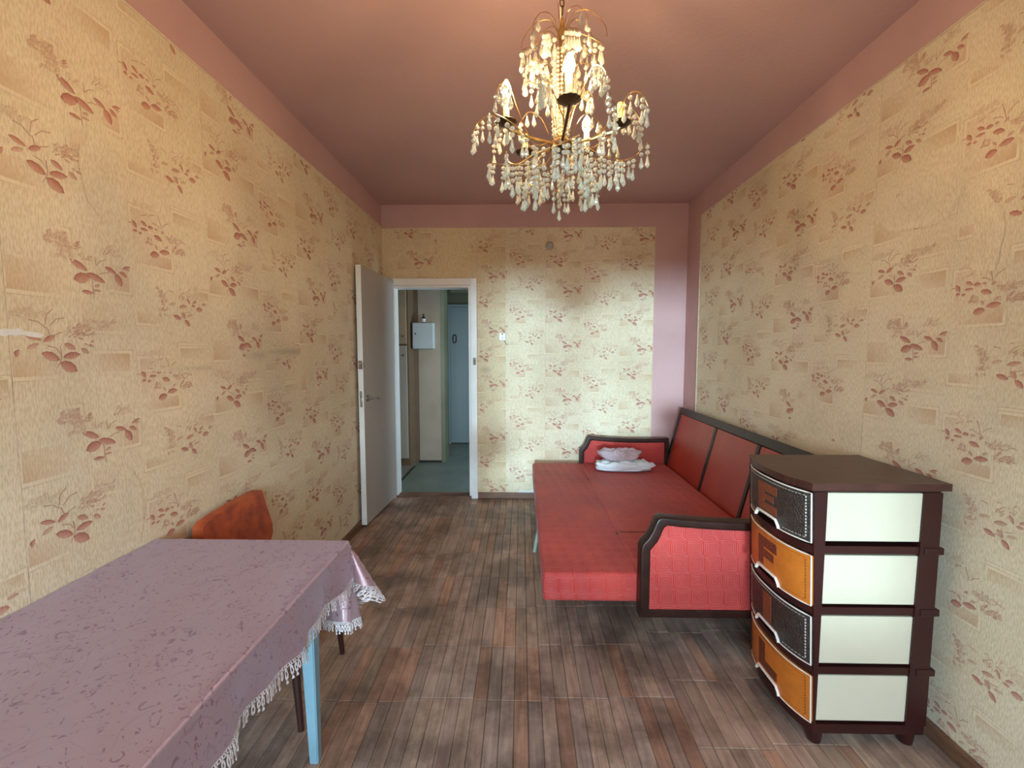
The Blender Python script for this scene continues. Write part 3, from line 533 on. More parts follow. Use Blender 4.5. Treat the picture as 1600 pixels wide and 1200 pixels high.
# folded bedding and plastic bag -----------------------------------
def crumple(name, cx, cy, z0, sx, sy, h, seed, m, root=None, layers=1, rough=.018, squash=.5):
    bm = bmesh.new(); bmesh.ops.create_icosphere(bm, subdivisions=5, radius=1.0); off = Vector((seed * 7.1, seed * 3.3, 0))
    for v in bm.verts:
        p = v.co.copy(); a = math.atan2(p.y, p.x)
        q = Vector((math.copysign(abs(p.x) ** .55, p.x), math.copysign(abs(p.y) ** .6, p.y), math.copysign(abs(p.z) ** .7, p.z)))
        n1 = mnoise.noise(q * 2.2 + off); n2 = abs(mnoise.noise(q * 5.5 + off * 2)); n3 = abs(mnoise.noise(q * 12 + off))
        q2 = Vector((q.x * (1 + .16 * n1 + .05 * math.sin(a * 5 + seed)), q.y * (1 + .14 * n1), q.z))
        z = (q2.z * .5 + .5); lay = .5 * math.sin(z * 2 * PI * layers) * .04
        v.co = Vector((cx + sx * q2.x * (1 + lay), cy + sy * q2.y * (1 + lay), z0 + h * max(0, z) * (1 + .35 * n1 * z) - (rough * (n2 + .5 * n3)) * z))
        v.co.z = max(v.co.z, z0)
    return obj(name, bm, m, root, smooth=True)
M_SHEET = mat('pale_blue_bedsheet', (0.76, 0.86, 0.92), rough=.8, var=.06, bump=.4, bscale=25)
sh = crumple('folded_sheet', .845, 3.665, SZ + .004, .225, .085, .085, 3, M_SHEET, layers=2)
tag(sh, 'pale blue folded bedsheet lying on the far end of the red sofa bed', 'sheet')
M_BAG = bpy.data.materials.new('clear_plastic_bag'); M_BAG.use_nodes = True; nt = M_BAG.node_tree; b = nt.nodes['Principled BSDF']
b.inputs['Base Color'].default_value = (.80, .66, .74, 1); b.inputs['Roughness'].default_value = .22
nz = nt.nodes.new('ShaderNodeTexNoise'); nz.inputs['Scale'].default_value = 26; nz.inputs['Detail'].default_value = 4; nz.inputs['Distortion'].default_value = 1.5
mr = nt.nodes.new('ShaderNodeMapRange'); mr.inputs[1].default_value = .35; mr.inputs[2].default_value = .65; mr.inputs[3].default_value = .45; mr.inputs[4].default_value = .95; nt.links.new(nz.outputs[0], mr.inputs[0]); nt.links.new(mr.outputs[0], b.inputs['Alpha'])
bp = nt.nodes.new('ShaderNodeBump'); bp.inputs['Strength'].default_value = .8; bp.inputs['Distance'].default_value = .008; nt.links.new(nz.outputs[0], bp.inputs['Height']); nt.links.new(bp.outputs[0], b.inputs['Normal'])
bm = bmesh.new(); NX, NY = 44, 16
def bagp(i, j, top):
    u, v = i / NX * 2 - 1, j / NY * 2 - 1; e = (1 - abs(u) ** 6) * (1 - abs(v) ** 4); x = .815 + .185 * u * (1 - .12 * v * v) ; y = 3.70 + .065 * v
    n = mnoise.noise(Vector((u * 4, v * 3, 5 + top))); z = .464 + (.070 + .02 * n) * e * top + .055 * abs(u) ** 5 + .012 * abs(mnoise.noise(Vector((u * 9, v * 6, 2)))) + (.035 if v > .6 else 0) * (1 - abs(u) ** 3) * .6
    if u > .9: x += .02 * (v + .2)
    return Vector((x, y, z))
for top in (0, 1):
    G = [[bm.verts.new(bagp(i, j, top)) for j in range(NY + 1)] for i in range(NX + 1)]
    for i in range(NX):
        for j in range(NY): bm.faces.new((G[i][j], G[i + 1][j], G[i + 1][j + 1], G[i][j + 1]))
bag = obj('plastic_bag', bm, M_BAG, smooth=True); tag(bag, 'crumpled translucent pinkish plastic bag on top of the folded bedsheet', 'bag')

# ------------------------------------------------------------------ dresser: four plastic drawer tiers
M_MAR = mat('maroon_plastic', (0.036, 0.008, 0.007), rough=.34, var=.15, spec=.4)
M_TOP = mat('brown_woodgrain_plastic', (0.075, 0.026, 0.019), col2=(0.045, 0.016, 0.012), rough=.34, scale=9, stretch=(1, 7, 1), bump=.03)
M_CRM = mat('cream_plastic', (0.62, 0.57, 0.43), rough=.5, var=.04)
M_RIM = mat('white_plastic_rim', (0.85, 0.80, 0.72), rough=.35, var=.05)
M_ORA = mat('orange_faux_leather', (0.60, 0.175, 0.020), rough=.42, var=.15, scale=30, bump=.1, bscale=200)
M_BLK = mat('dark_faux_leather', (0.045, 0.034, 0.028), rough=.33, var=.3, scale=60, bump=.8, bscale=160)
M_LTA = mat('reddish_brown_lettering', (0.26, 0.075, 0.028), rough=.45, scale=120, col2=(.16, .04, .02)); M_LTB = mat('dark_brown_lettering', (0.20, 0.05, 0.012), rough=.45, scale=150, col2=(.09, .022, .01))
M_STD = mat('pale_stitching', (0.62, 0.62, 0.56), rough=.6); M_STO = mat('dark_stitching', (0.22, 0.07, 0.01), rough=.6)
drs = empty('drawer_unit', (1.2, 1.69, 0), 'maroon plastic chest of four bow-front drawers, orange and dark brown, near the right wall', 'chest of drawers')
DY0, DY1 = 1.472, 1.866; YC = (DY0 + DY1) / 2; HW = (DY1 - DY0) / 2
def xf(z): return .966 + (.906 - z) * .045
def bulge(y): return .043 * (1 - min(1, abs((y - YC) / HW)) ** 2.6)
def fx(y, z, o=0.0): return xf(z) - bulge(y) - o
def patch(bm, y0, y1, z0, z1, o0, o1, n=12, mi=0, fz=None):
    """a slab following the bowed front, from offset o0 (back) to o1 (face); fz(y) may lift its lower edge"""
    rows = []
    for i in range(n + 1):
        y = y0 + (y1 - y0) * i / n; zb = z0 + (fz(y) if fz else 0)
        rows.append([bm.verts.new((fx(y, z, o), y, z)) for z, o in ((zb, o1), (z1, o1), (z1, o0), (zb, o0))])
    for A, B in zip(rows, rows[1:]):
        for k in range(4): bm.faces.new((A[k], A[(k + 1) % 4], B[(k + 1) % 4], B[k])).material_index = mi
    bm.faces.new(rows[0]).material_index = mi; bm.faces.new(rows[-1][::-1]).material_index = mi
def plan(z, grow=0.0, xb=1.388, y0=DY0, y1=DY1):
    n = 14; P = [(xb + grow, y0 - grow), (xb + grow, y1 + grow)]
    for i in range(n + 1):
        y = y1 + (y0 - y1) * i / n; yy = y + (grow if i == 0 else (-grow if i == n else 0)); P.append((fx(y, z) - grow, yy))
    return P
bm = bmesh.new(); prism(bm, plan(.92, .008, 1.400), .908, .932, bev=.006); obj('top_panel', bm, M_TOP, drs, smooth=True)
bm = bmesh.new()
for zz in (.905, .717, .500, .289):
    z0, z1 = {.905: (.9005, .9075), .717: (.689, .715), .5: (.476, .502), .289: (.264, .290)}[zz]
    prism(bm, plan((z0 + z1) / 2, -.004), z0, z1, bev=.003)
prism(bm, plan(.06, -.004), .048, .082, bev=.003)
obj('shelf_frame', bm, M_MAR, drs)
for zz in (.702, .489, .277): obj('tier_lip', nb(1.34, 1.402, DY0 - .004, DY0 + .05, zz - .012, zz + .012, .003), M_MAR, drs)
def post(ya, yb, front):
    bm = bmesh.new()
    if front: prof = [(.0, .082), (.0, .9)]; prism_pts = [(fx(ya, .082, -.003), .0825), (1.014, .0825), (1.014, .900), (fx(ya, .9, -.003), .900)]
    else: prism_pts = [(1.318, .0825), (1.386, .0825), (1.388, .900), (1.328, .900)]
    prism(bm, prism_pts, ya, yb, 'y', bev=.004); return bm
for ya, yb in ((DY0, DY0 + .03), (DY1 - .03, DY1)):
    obj('front_post', post(ya, yb, True), M_MAR, drs); obj('rear_post', post(ya, yb, False), M_MAR, drs)
obj('back_panel', nb(1.376, 1.386, DY0 + .03, DY1 - .03, .083, .90), M_MAR, drs)
tiers = [(.724, .898), (.505, .684), (.294, .471), (.086, .259)]
for (z0, z1), kind, letter in zip(tiers, 'DODO', 'EFIL'):
    mm, ml, ms = (M_BLK, M_LTA, M_STD) if kind == 'D' else (M_ORA, M_LTB, M_STO)
    dr = empty('drawer', (1.0, YC, z0), parent=drs); dr.location = Vector((1.0, YC, z0)) - drs.location
    dr['label'] = ('dark brown' if kind == 'D' else 'orange') + ' drawer with the letter ' + letter
    q = obj('drawer_body', nb(1.01, 1.36, DY0 + .007, DY1 - .007, z0 + .006, z1 - .002, .003), M_CRM, dr)
    bm = bmesh.new(); hy0, hy1 = YC - .078, YC + .078
    def notch(y):
        t = min(1, max(0, min((y - hy0) / .018, (hy1 - y) / .018))); return .026 * t
    patch(bm, DY0 + .004, DY1 - .004, z0 + .004, z1 - .004, -.012, .004, 40, 0, notch); obj('drawer_front', bm, mm, dr, smooth=True)
    bm = bmesh.new(); W = .0035
    path = [(DY0 + .002 + (DY1 - DY0 - .004) * i / 24, z1 - .002) for i in range(25)] + [(DY1 - .002, z0 + .002)]
    ys = sorted(set([DY1 - .002 - (DY1 - DY0 - .004) * i / 24 for i in range(25)] + [hy0, hy0 + .018, hy1, hy1 - .018]), reverse=True)
    path += [(y, z0 + .002 + notch(y)) for y in ys]
    tube(bm, [(fx(y, z, .004), y, z) for y, z in path], .0026, 6, closed=True); obj('white_rim', bm, M_RIM, dr, smooth=True)
    bm = bmesh.new(); hp = [(hy1, .0), (hy1 - .004, .010), (hy1 - .018, .026), (YC + .03, .028), (YC, .028), (YC - .03, .028), (hy0 + .018, .026), (hy0 + .004, .010), (hy0, .0)]
    tube(bm, [(fx(y, z0, .009), y, z0 + .003 + h) for y, h in hp], .0052, 8); obj('drawer_handle', bm, M_RIM, dr, smooth=True)
    # block letters, seen from the room side (left of the letter is towards larger y)
    bm = bmesh.new(); ly1, ly0 = YC + .062, YC - .062; lz1 = z1 - .028; lz0 = z0 + .040; L_ = lambda a, b, c, d: patch(bm, ly1 - (ly1 - ly0) * b, ly1 - (ly1 - ly0) * a, lz0 + (lz1 - lz0) * c, lz0 + (lz1 - lz0) * d, .0035, .0052, 6)
    if letter == 'E': L_(0, .36, 0, 1); L_(.36, 1, .70, 1); L_(.36, .86, .40, .62); L_(.36, 1, 0, .30)
    if letter == 'F': L_(0, .32, 0, 1); L_(.32, 1, .66, 1); L_(.32, .86, .30, .58)
    if letter == 'I': L_(.28, .72, 0, 1)
    if letter == 'L': L_(0, .38, .0, 1); L_(.38, 1, .0, .34)
    obj('letter_' + letter.lower(), bm, ml, dr)
    bm = bmesh.new()
    k = 0
    while DY0 + .02 + k * .013 < DY1 - .02:
        y = DY0 + .02 + k * .013
        patch(bm, y, y + .008, z1 - .0155, z1 - .0140, .003, .0050, 2)
        if abs(y - YC) > .09: patch(bm, y, y + .008, z0 + .0145, z0 + .0160, .003, .0050, 2)
        k += 1
    for yb in (DY0 + .016, DY1 - .019):
        k = 0
        while z0 + .02 + k * .011 < z1 - .02:
            z = z0 + .02 + k * .011; patch(bm, yb, yb + .003, z, z + .006, .003, .0055, 1); k += 1
    obj('stitching', bm, ms, dr, kind='stuff')
for xx, yy in ((1.03, DY0 + .03), (1.345, DY0 + .03), (1.03, DY1 - .03), (1.345, DY1 - .03)):
    bm = bmesh.new(); lathe(bm, [(0, .0), (.018, .0), (.022, .004), (.026, .047), (0, .047)], (xx, yy, .001), 16); obj('foot', bm, M_MAR, drs, smooth=True)

# ------------------------------------------------------------------ table, cloth, chair
M_LBL = mat('light_blue_table_paint', (0.20, 0.34, 0.41), rough=.4, var=.12, scale=12)
tb = empty('dining_table', (-.92, .86, 0), 'dining table with light blue painted tapered legs, pushed against the left wall', 'table')
TX0, TX1, TY0, TY1, TZ = XL + .022, -.600, .22, 1.452, .722
obj('tabletop', nb(TX0, TX1, TY0, TY1, TZ - .022, TZ, .004), M_LBL, tb)
bm = bmesh.new()
for a in ((TX0 + .04, TX1 - .075, TY1 - .11, TY1 - .09), (TX0 + .04, TX1 - .075, TY0 + .09, TY0 + .11), (TX1 - .095, TX1 - .0755, TY0 + .111, TY1 - .111), (TX0 + .04, TX0 + .06, TY0 + .111, TY1 - .111)): box(bm, *a, TZ - .105, TZ - .0225, .002)
obj('apron', bm, M_LBL, tb)
for lx, ly, sx, sy in ((-.686, 1.385, 1, 1), (TX0 + .07, 1.385, -1, 1), (-.686, TY0 + .07, 1, -1), (TX0 + .07, TY0 + .07, -1, -1)):
    bm = bmesh.new(); A = [bm.verts.new((lx + dx * .0145, ly + dy * .0145, .001)) for dx, dy in ((-1, -1), (1, -1), (1, 1), (-1, 1))]
    B = [bm.verts.new((lx - sx * .006 + dx * .026, ly - sy * .006 + dy * .026, TZ - .023)) for dx, dy in ((-1, -1), (1, -1), (1, 1), (-1, 1))]
    bm.faces.new(A[::-1]); bm.faces.new(B)
    for i in range(4): bm.faces.new((A[i], A[(i + 1) % 4], B[(i + 1) % 4], B[i]))
    bmesh.ops.bevel(bm, geom=[e for e in bm.edges if abs(e.verts[0].co.z - e.verts[1].co.z) > .1], offset=.003, segments=2, affect='EDGES')
    obj('leg', bm, M_LBL, tb)
def cloth_mat():
    m = bpy.data.materials.new('rose_jacquard_satin'); m.use_nodes = True; nt = m.node_tree; b = nt.nodes['Principled BSDF']; N = nt.nodes.new; Lk = nt.links.new
    at = N('ShaderNodeAttribute'); at.attribute_name = 'cloth'; nz = N('ShaderNodeTexNoise'); nz.inputs['Scale'].default_value = 40; nz.inputs['Detail'].default_value = 2; nz.inputs['Distortion'].default_value = 2.2; Lk(at.outputs['Vector'], nz.inputs[0])
    r1 = N('ShaderNodeValToRGB'); r1.color_ramp.elements[0].position = .625; r1.color_ramp.elements[0].color = (0, 0, 0, 1); r1.color_ramp.elements[1].position = .65; r1.color_ramp.elements[1].color = (1, 1, 1, 1); Lk(nz.outputs[0], r1.inputs[0])
    n2 = N('ShaderNodeTexNoise'); n2.inputs['Scale'].default_value = 9; n2.inputs['Detail'].default_value = 1; n2.inputs['Distortion'].default_value = 1.5; Lk(at.outputs['Vector'], n2.inputs[0])
    s = N('ShaderNodeMath'); s.operation = 'SUBTRACT'; s.inputs[1].default_value = .5; Lk(n2.outputs[0], s.inputs[0]); a = N('ShaderNodeMath'); a.operation = 'ABSOLUTE'; Lk(s.outputs[0], a.inputs[0]); l = N('ShaderNodeMath'); l.operation = 'LESS_THAN'; l.inputs[1].default_value = .007; Lk(a.outputs[0], l.inputs[0])
    mxx = N('ShaderNodeMath'); mxx.operation = 'MULTIPLY_ADD'; mxx.inputs[1].default_value = .35; mxx.use_clamp = True; Lk(l.outputs[0], mxx.inputs[0]); Lk(r1.outputs[0], mxx.inputs[2])
    mx = N('ShaderNodeMix'); mx.data_type = 'RGBA'; Lk(mxx.outputs[0], mx.inputs[0]); mx.inputs[6].default_value = (0.42, 0.27, 0.29, 1); mx.inputs[7].default_value = (0.26, 0.105, 0.115, 1); Lk(mx.outputs[2], b.inputs['Base Color'])
    mr = N('ShaderNodeMapRange'); b.inputs['Metallic'].default_value = .55; mr.inputs[3].default_value = .42; mr.inputs[4].default_value = .6; Lk(mxx.outputs[0], mr.inputs[0]); Lk(mr.outputs[0], b.inputs['Roughness'])
    b.inputs['Sheen Weight'].default_value = .5; b.inputs['Sheen Tint'].default_value = (.8, .8, 1, 1); b.inputs['Specular IOR Level'].default_value = 1.0; b.inputs['Anisotropic'].default_value = .95
    tg = N('ShaderNodeTangent'); tg.direction_type = 'UV_MAP'; tg.uv_map = 'weave'; Lk(tg.outputs[0], b.inputs['Tangent'])
    n3 = N('ShaderNodeTexNoise'); n3.inputs['Scale'].default_value = 7; n3.inputs['Detail'].default_value = 3; Lk(at.outputs['Vector'], n3.inputs[0])
    bp = N('ShaderNodeBump'); bp.inputs['Strength'].default_value = .35; bp.inputs['Distance'].default_value = .006; Lk(n3.outputs[0], bp.inputs['Height']); Lk(bp.outputs[0], b.inputs['Normal'])
    return m
M_CLOTH = cloth_mat()
M_LACE = mat('silvery_lace', (0.66, 0.58, 0.58), rough=.5, var=.25, scale=60)
XE, YE, ZT = -.590, 1.458, .7265; OA, OB = .128, .30
def cpos(x, y):
    a, b = max(0, x - XE), max(0, y - YE); d = math.hypot(a, b); dr = .0008 * math.sin(x * 31 + y * 17) + .0006 * math.sin(x * 57 - y * 41)
    if d < 1e-6: return Vector((x, y, ZT + dr))
    phi = math.atan2(b, a); r = .008; ang = min(d / r, PI / 2); o = r * math.sin(ang); dz = r * (1 - math.cos(ang)); rest = max(0, d - r * PI / 2)
    k = math.sin(2 * min(phi, PI / 2)) ; fl = .05 + .15 * k
    wv = rest * (.10 * math.sin(y * 19) + .05 * math.sin(y * 47 + 1)) if b == 0 else rest * .10 * math.sin(YE * 19) * math.cos(phi) + rest * .22 * math.sin(phi * 9 + .6) * k
    if a == 0: wv += rest * .04 * math.sin(x * 23)
    o += rest * fl + wv; dz += rest * math.sqrt(max(.2, 1 - min(.8, fl * fl)))
    tw = rest * .35 * math.sin(phi * 7) * k
    return Vector((min(x, XE) + o * math.cos(phi) - tw * math.sin(phi), min(y, YE) + o * math.sin(phi) + tw * math.cos(phi), ZT - dz + dr * .3))
def lin(a, b, n): return [a + (b - a) * i / n for i in range(n + 1)]
xs = lin(XL + .004, XE, 22) + [XE + d for d in (.003, .006, .009, .0125)] + lin(XE + .02, XE + OA, 12)
ys = lin(.16, YE, 44) + [YE + d for d in (.003, .006, .009, .0125)] + lin(YE + .02, YE + OB, 20)
bm = bmesh.new(); ly = bm.verts.layers.float_vector.new('cloth'); G = []
for x in xs:
    row = []
    for y in ys:
        v = bm.verts.new(cpos(x, y)); v[ly] = Vector((x, y, 0)); row.append(v)
    G.append(row)
for i in range(len(xs) - 1):
    for j in range(len(ys) - 1): bm.faces.new((G[i][j], G[i + 1][j], G[i + 1][j + 1], G[i][j + 1]))
uvl = bm.loops.layers.uv.new('weave')
for f in bm.faces:
    for lp in f.loops: lp[uvl].uv = (lp.vert[ly].y, lp.vert[ly].x)
cl = empty('tablecloth', (-.92, .86, ZT), 'dusty rose satin tablecloth with lace hem covering the blue table', 'tablecloth')
o = obj('cloth', bm, M_CLOTH, cl, smooth=False)
for p in o.data.polygons: p.use_smooth = True
bm = bmesh.new()
hem = [(XE + OA, y, 0) for y in lin(.16, YE + OB, 130)] + [(x, YE + OB, 1) for x in lin(XE + OA, XL + .03, 74)]
def hp_(h, t, e):
    x, y, s = h; return cpos(x + e, y + t) if s == 0 else cpos(x - t, y + e)
for h in hem:
    j = R.uniform(-.003, .003); st = .0115; le = .034 + R.uniform(-.005, .006)
    for t0, e0, t1, e1 in ((0, 0, st, .002), (0, .007, st, .009)):
        q = [hp_(h, t0, e0), hp_(h, t1, e0), hp_(h, t1, e1), hp_(h, t0, e1)]; bm.faces.new([bm.verts.new(p) for p in q])
    for t0 in (.001, .006): q = [hp_(h, t0, 0), hp_(h, t0 + .0022, 0), hp_(h, t0 + .003, .008), hp_(h, t0 + .0008, .008)]; bm.faces.new([bm.verts.new(p) for p in q])
    n = 7; c = (st / 2 + j, .009 + (le - .009) / 2); ra, rb = .0045, (le - .009) / 2
    for k in range(n):
        a0, a1 = 2 * PI * k / n, 2 * PI * (k + 1) / n
        q = [hp_(h, c[0] + ra * f * math.cos(a), c[1] + rb * f * math.sin(a)) for f, a in ((1, a0), (1, a1), (.45, a1), (.45, a0))]; bm.faces.new([bm.verts.new(p) for p in q])
    if R.random() < .7: q = [hp_(h, c[0] - .0016, le), hp_(h, c[0] + .0016, le), hp_(h, c[0] + .003, le + .008), hp_(h, c[0] - .003, le + .008)]; bm.faces.new([bm.verts.new(p) for p in q])
lo = obj('lace_hem', bm, M_LACE, cl, kind='stuff', label='silvery white lace edging')
md = lo.modifiers.new('thickness', 'SOLIDIFY'); md.thickness = .0012

M_ORV = mat('orange_chair_vinyl', (0.50, 0.10, 0.025), col2=(0.28, 0.045, 0.018), rough=.45, scale=16, bump=.15, bscale=30)
M_DKL = mat('dark_brown_leg_varnish', (0.045, 0.016, 0.012), rough=.35)
ch = empty('dining_chair', (-.98, 1.72, 0), 'orange upholstered chair with dark tapered legs, its back to the left wall beyond the table', 'chair')
# backrest: rounded trapezoid, leaning to the wall; x towards the room
bm = bmesh.new(); PB = [(1.595, .500), (1.575, .56), (1.570, .68), (1.580, .716), (1.602, .728), (1.68, .737), (1.80, .742), (1.92, .742), (1.950, .741), (1.963, .734), (1.968, .70), (1.998, .57), (1.992, .53), (1.965, .500)]
prism(bm, PB, -1.0, 1.0, 'x', mi=0)
for v in bm.verts:
    s = v.co.x; z = v.co.z; xm = -1.165 - (z - .5) * .12; v.co.x = xm + s * .020
bmesh.ops.bevel(bm, geom=[e for e in bm.edges if abs(e.verts[0].co.x - e.verts[1].co.x) < .03 and e.calc_face_angle(0) > .6], offset=.012, segments=3, affect='EDGES')
obj('backrest', bm, M_ORV, ch, smooth=True)
obj('seat', nb(-1.16, -.765, 1.535, 1.93, .42, .475, .02, seg=4), M_ORV, ch, smooth=True)
bm = bmesh.new(); box(bm, -1.13, -.80, 1.51, 1.905, .375, .4195, .003); obj('seat_frame', bm, M_DKL, ch)
for y in (1.53, 1.885):
    bm = bmesh.new(); tube(bm, [(-1.13, y + (.03 if y < 1.7 else -.0), .376), (-1.16, y + (.03 if y < 1.7 else 0), .5), (-1.20, y + (.04 if y < 1.7 else 0), .64)], .013, 8); obj('back_post', bm, M_DKL, ch)
for fx_, fy, tx, ty in ((-.792, 1.500, -.83, 1.53), (-.808, 1.912, -.83, 1.885), (-1.17, 1.50, -1.13, 1.53), (-1.17, 1.912, -1.13, 1.885)):
    bm = bmesh.new(); tube(bm, [(fx_, fy, .001), (tx, ty, .3755)], .0105, 12, r2=.019); obj('leg', bm, M_DKL, ch, smooth=True)

# ------------------------------------------------------------------ chandelier
M_BRA = mat('aged_brass', (0.62, 0.42, 0.16), col2=(0.36, 0.22, 0.08), rough=.3, metal=1.0, scale=40)
M_BRD = mat('dark_brown_brass', (0.10, 0.055, 0.025), rough=.35, metal=.7, var=.4, scale=60)
M_SLV = mat('candle_sleeve', (0.82, 0.74, 0.48), rough=.5, var=.05)
M_SLY = mat('yellow_candle_sleeve', (0.80, 0.62, 0.16), rough=.5, var=.05)
M_CRY = bpy.data.materials.new('crystal'); M_CRY.use_nodes = True; nt = M_CRY.node_tree; b = nt.nodes['Principled BSDF']
b.inputs['Base Color'].default_value = (.88, .90, .80, 1); b.inputs['Roughness'].default_value = .06; b.inputs['IOR'].default_value = 1.5; b.inputs['Transmission Weight'].default_value = .78; b.inputs['Specular IOR Level'].default_value = .9
nz = nt.nodes.new('ShaderNodeTexNoise'); nz.inputs['Scale'].default_value = 90; mr = nt.nodes.new('ShaderNodeMapRange'); mr.inputs[3].default_value = .02; mr.inputs[4].default_value = .16; nt.links.new(nz.outputs[0], mr.inputs[0]); nt.links.new(mr.outputs[0], b.inputs['Roughness'])
M_BULB = bpy.data.materials.new('lit_candle_bulb'); M_BULB.use_nodes = True; b = M_BULB.node_tree.nodes['Principled BSDF']; b.inputs['Emission Color'].default_value = (1.0, .68, .35, 1); b.inputs['Emission Strength'].default_value = BULB; b.inputs['Base Color'].default_value = (.9, .8, .6, 1)
CX, CY = .112, 1.338
ch2 = empty('chandelier', (CX, CY, H), 'brass chandelier hung with crystal drops, three of its five candle bulbs lit', 'chandelier')
c0 = ch2.location.copy()
P3 = lambda r, a, z: Vector((CX + r * math.cos(a), CY + r * math.sin(a), z))
bm = bmesh.new(); lathe(bm, [(0, H - .05), (.012, H - .048), (.045, H - .02), (.05, H - .001), (0, H - .001)], (CX, CY, 0), 20); obj('ceiling_cup', bm, M_BRA, ch2, smooth=True)
z = H - .052; k = 0
link_me = None
while z > 2.315:
    if link_me is None:
        bm = bmesh.new(); tube(bm, [(.006 * math.cos(t), 0, .0125 * math.sin(t)) for t in [2 * PI * q / 12 for q in range(12)]], .0018, 5, closed=True); link_me = bpy.data.meshes.new('chain_link'); bm.to_mesh(link_me); bm.free(); link_me.materials.append(M_BRD)
    o = bpy.data.objects.new('chain_link', link_me); link(o, ch2); o.location = Vector((CX, CY, z - .011)) - c0; o.rotation_euler.z = (k % 2) * PI / 2 + .3; z -= .0205; k += 1
bm = bmesh.new(); tube(bm, [(CX - .004, CY, H - .05), (CX - .005, CY, 2.4), (CX - .003, CY, 2.27)], .002, 5); obj('flex', bm, M_SLV, ch2)
bm = bmesh.new(); lathe(bm, [(0, 1.938), (.014, 1.940), (.024, 1.950), (.026, 1.966), (.018, 1.974), (.010, 1.98), (.008, 2.24), (.010, 2.25), (.013, 2.262), (.008, 2.275), (.004, 2.30), (0, 2.302)], (CX, CY, 0), 16); obj('stem', bm, M_BRA, ch2, smooth=True)
bm = bmesh.new(); lathe(bm, [(.016, 1.936), (.031, 1.943), (.033, 1.958), (.022, 1.968)], (CX, CY, 0), 16); obj('hub', bm, M_BRD, ch2, smooth=True)
# curtain of bead strings round the stem
bm = bmesh.new()
for s in range(12):
    a = 2 * PI * s / 12
    for q in range(20):
        r = .021 + .002 * math.sin(q * .5); c = P3(r, a, 1.985 + q * .0118); rr = .0052
        T = [bm.verts.new(c + Vector(d) * rr) for d in ((1, 0, 0), (0, 1, 0), (-1, 0, 0), (0, -1, 0), (0, 0, 1.1), (0, 0, -1.1))]
        for i in range(4): bm.faces.new((T[i], T[(i + 1) % 4], T[4])); bm.faces.new((T[(i + 1) % 4], T[i], T[5]))
obj('bead_curtain', bm, M_CRY, ch2, kind='stuff')
# drops: one to four beads and a pear-shaped pendant
drop_me = []
for nbd in range(0, 5):
    bm = bmesh.new(); z = -.003
    tube(bm, [(0, 0, .002), (0, 0, z - .012 * nbd)], .0005, 3, mi=1)
    for _ in range(nbd):
        lathe(bm, [(0, z), (.0042, z - .0022), (.0056, z - .0052), (.0042, z - .0082), (0, z - .0104)], n=7); z -= .0124
    lathe(bm, [(0, z), (.0018, z - .003), (.0028, z - .010), (.0056, z - .0200), (.0050, z - .0235), (0, z - .0290)], n=6)
    me = bpy.data.meshes.new('crystal_drop'); bm.to_mesh(me); bm.free(); me.materials.append(M_CRY); me.materials.append(M_BRA); drop_me.append(me)
ndrop = 0
def drop(p, n=1, parent=None):
    global ndrop
    if ndrop >= 298: return
    o = bpy.data.objects.new('crystal_drop', drop_me[n]); link(o, ch2); o.location = Vector(p) - c0 + Vector((0, 0, -.002)); o.rotation_euler = (R.uniform(-.06, .06), R.uniform(-.06, .06), R.uniform(0, 6)); s = R.uniform(1.12, 1.34); o.scale = (s, s, s); ndrop += 1
def wire(pts, n=16, r=.0016, name='wire_branch'):
    P = spl(pts, n); bm = bmesh.new(); tube(bm, P, r, 5, r2=r * .7); obj(name, bm, M_BRA, ch2, smooth=True); return P
ARM = [(-88, 0, 1), (-16, 1, 0), (56, 2, 1), (128, 3, 0), (200, 4, 1)]
RD, ZD = .165, 1.985
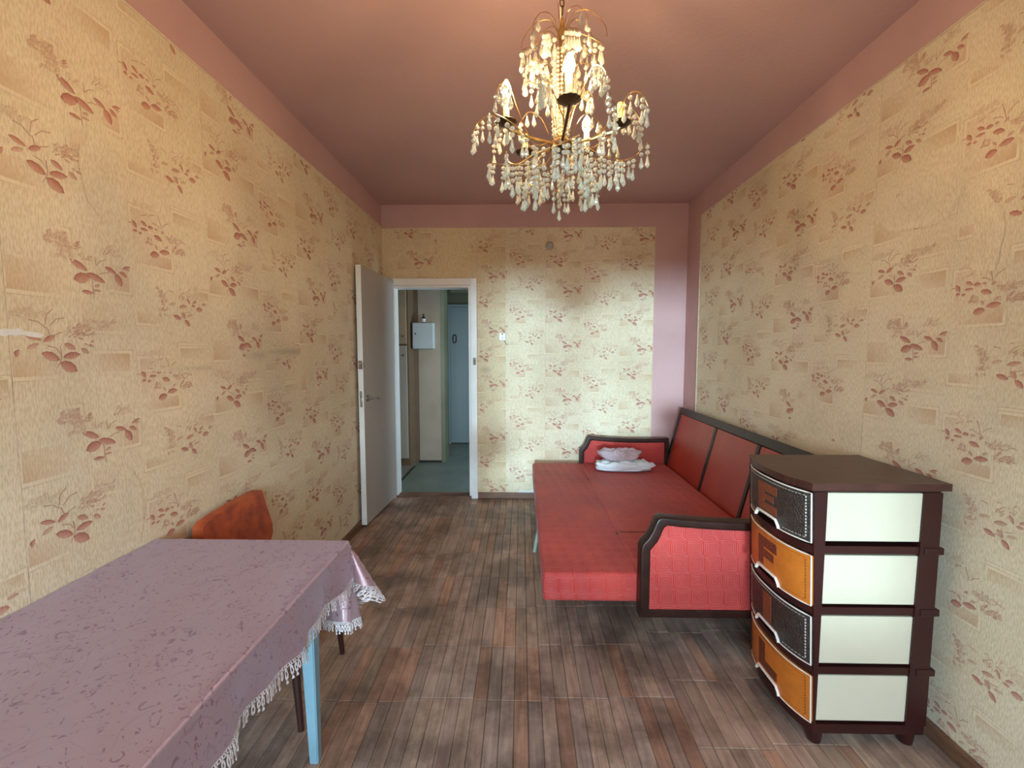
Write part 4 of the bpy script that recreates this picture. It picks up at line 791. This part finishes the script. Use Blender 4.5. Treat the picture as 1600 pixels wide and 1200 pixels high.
for deg, k, lit in ARM:
    a = math.radians(deg); arm = empty('arm', (0, 0, 0), parent=ch2); arm.location = P3(.02, a, 1.955) - c0
    bm = bmesh.new(); pa = [P3(.022, a, 1.957), P3(.09, a, 1.962), P3(RD - .012, a, 1.974), P3(RD, a, 1.984)]; tube(bm, pa, .0042, 6); obj('arm_rod', bm, M_BRA if k else M_BRD, arm, smooth=True)
    c = P3(RD, a, 0)
    bm = bmesh.new(); lathe(bm, [(0, ZD - .004), (.008, ZD - .003), (.022, ZD + .001), (.0300, ZD + .008), (.0290, ZD + .010), (.020, ZD + .004), (0, ZD + .003)], c, 48, scallop=.05, ns=12); obj('candle_dish', bm, M_BRD, arm, smooth=True)
    bm = bmesh.new(); top = ZD + (.070 if lit else .058); lathe(bm, [(0, ZD + .004), (.0085, ZD + .004), (.0085, top), (.007, top + .003), (0, top + .003)], c, 16); obj('candle_sleeve', bm, M_SLV if lit else M_SLY, arm, smooth=True)
    if lit:
        zb = top + .002; bm = bmesh.new(); lathe(bm, [(0, zb), (.007, zb), (.0115, zb + .007), (.0140, zb + .016), (.0130, zb + .026), (.0080, zb + .038), (.003, zb + .046), (0, zb + .049)], c, 16); obj('candle_bulb', bm, M_BULB, arm, smooth=True)
    # wire branches curling out past the dish
    w1 = wire([P3(.10, a, 1.968), P3(.15, a + .22, 2.02), P3(.185, a + .30, 2.062), P3(.215, a + .34, 2.05), P3(.235, a + .36, 2.02)])
    for q in (7, 9, 11, 13, 15): drop(w1[q], R.choice((0, 1, 1, 2)))
    w2 = wire([P3(.10, a, 1.966), P3(.16, a - .20, 2.00), P3(.20, a - .30, 2.035), P3(.235, a - .34, 2.022), P3(.250, a - .30, 1.99)])
    for q in (6, 8, 10, 12, 14, 15): drop(w2[q], R.choice((0, 1, 2, 2)))
    w3 = wire([P3(.04, a + .3, 1.955), P3(.10, a + .45, 1.925), P3(.17, a + .55, 1.928), P3(.23, a + .50, 1.945), P3(.252, a + .34, 1.968)])
    for q in (2, 4, 5, 7, 8, 10, 11, 13, 15): drop(w3[q], R.choice((1, 2, 2, 3)))
    w4 = wire([P3(.03, a - .3, 1.95), P3(.08, a - .35, 1.93), P3(.125, a - .25, 1.90), P3(.16, a - .05, 1.895), P3(.175, a + .15, 1.905)])
    for q in (3, 5, 7, 8, 9, 11, 12, 14, 15): drop(w4[q], R.choice((2, 3, 3)))
    w5 = wire([P3(.02, a, 1.95), P3(.055, a + .1, 1.925), P3(.09, a + .2, 1.875), P3(.115, a + .5, 1.862), P3(.10, a + .8, 1.872)])
    for q in (6, 8, 10, 12, 14): drop(w5[q], R.choice((2, 3)))
    if k in (0, 4): drop(w5[11] + Vector((0, 0, -.035)), 3)
    w6 = wire([P3(.035, a + .6, 1.99), P3(.06, a + .62, 2.04), P3(.095, a + .66, 2.06), P3(.125, a + .6, 2.035)], r=.0013)
    for q in (8, 11, 14, 15): drop(w6[q], R.choice((0, 1)))
# crown
for k in range(9):
    a = 2 * PI * k / 9 + .2; s = R.uniform(.85, 1.1); zt = 2.262 + R.uniform(-.006, .012)
    w = wire([P3(.006, a, zt - .01), P3(.035 * s, a, zt + .035), P3(.078 * s, a + .1, zt + .026), P3(.112 * s, a + .16, zt - .015), P3(.118 * s, a + .18, zt - .045)], r=.0013)
    if k % 2: 
        for q in (9, 12, 15): drop(w[q], R.choice((0, 1)))
for k in range(8):
    a = 2 * PI * k / 8; w = wire([P3(.012, a, 2.235), P3(.05, a + .1, 2.238), P3(.09, a + .2, 2.215), P3(.118, a + .3, 2.195)], r=.0013)
    for q in (3, 6, 8, 10, 12, 14, 15): drop(w[q], R.choice((0, 1, 1, 2)))
for k in range(6):
    a = 2 * PI * k / 6 + .4; w = wire([P3(.02, a, 2.15), P3(.05, a + .15, 2.165), P3(.085, a + .25, 2.155), P3(.112, a + .3, 2.15)], r=.0013)
    for q in (5, 8, 11, 14, 15): drop(w[q], R.choice((0, 1, 2)))
print('drops', ndrop)
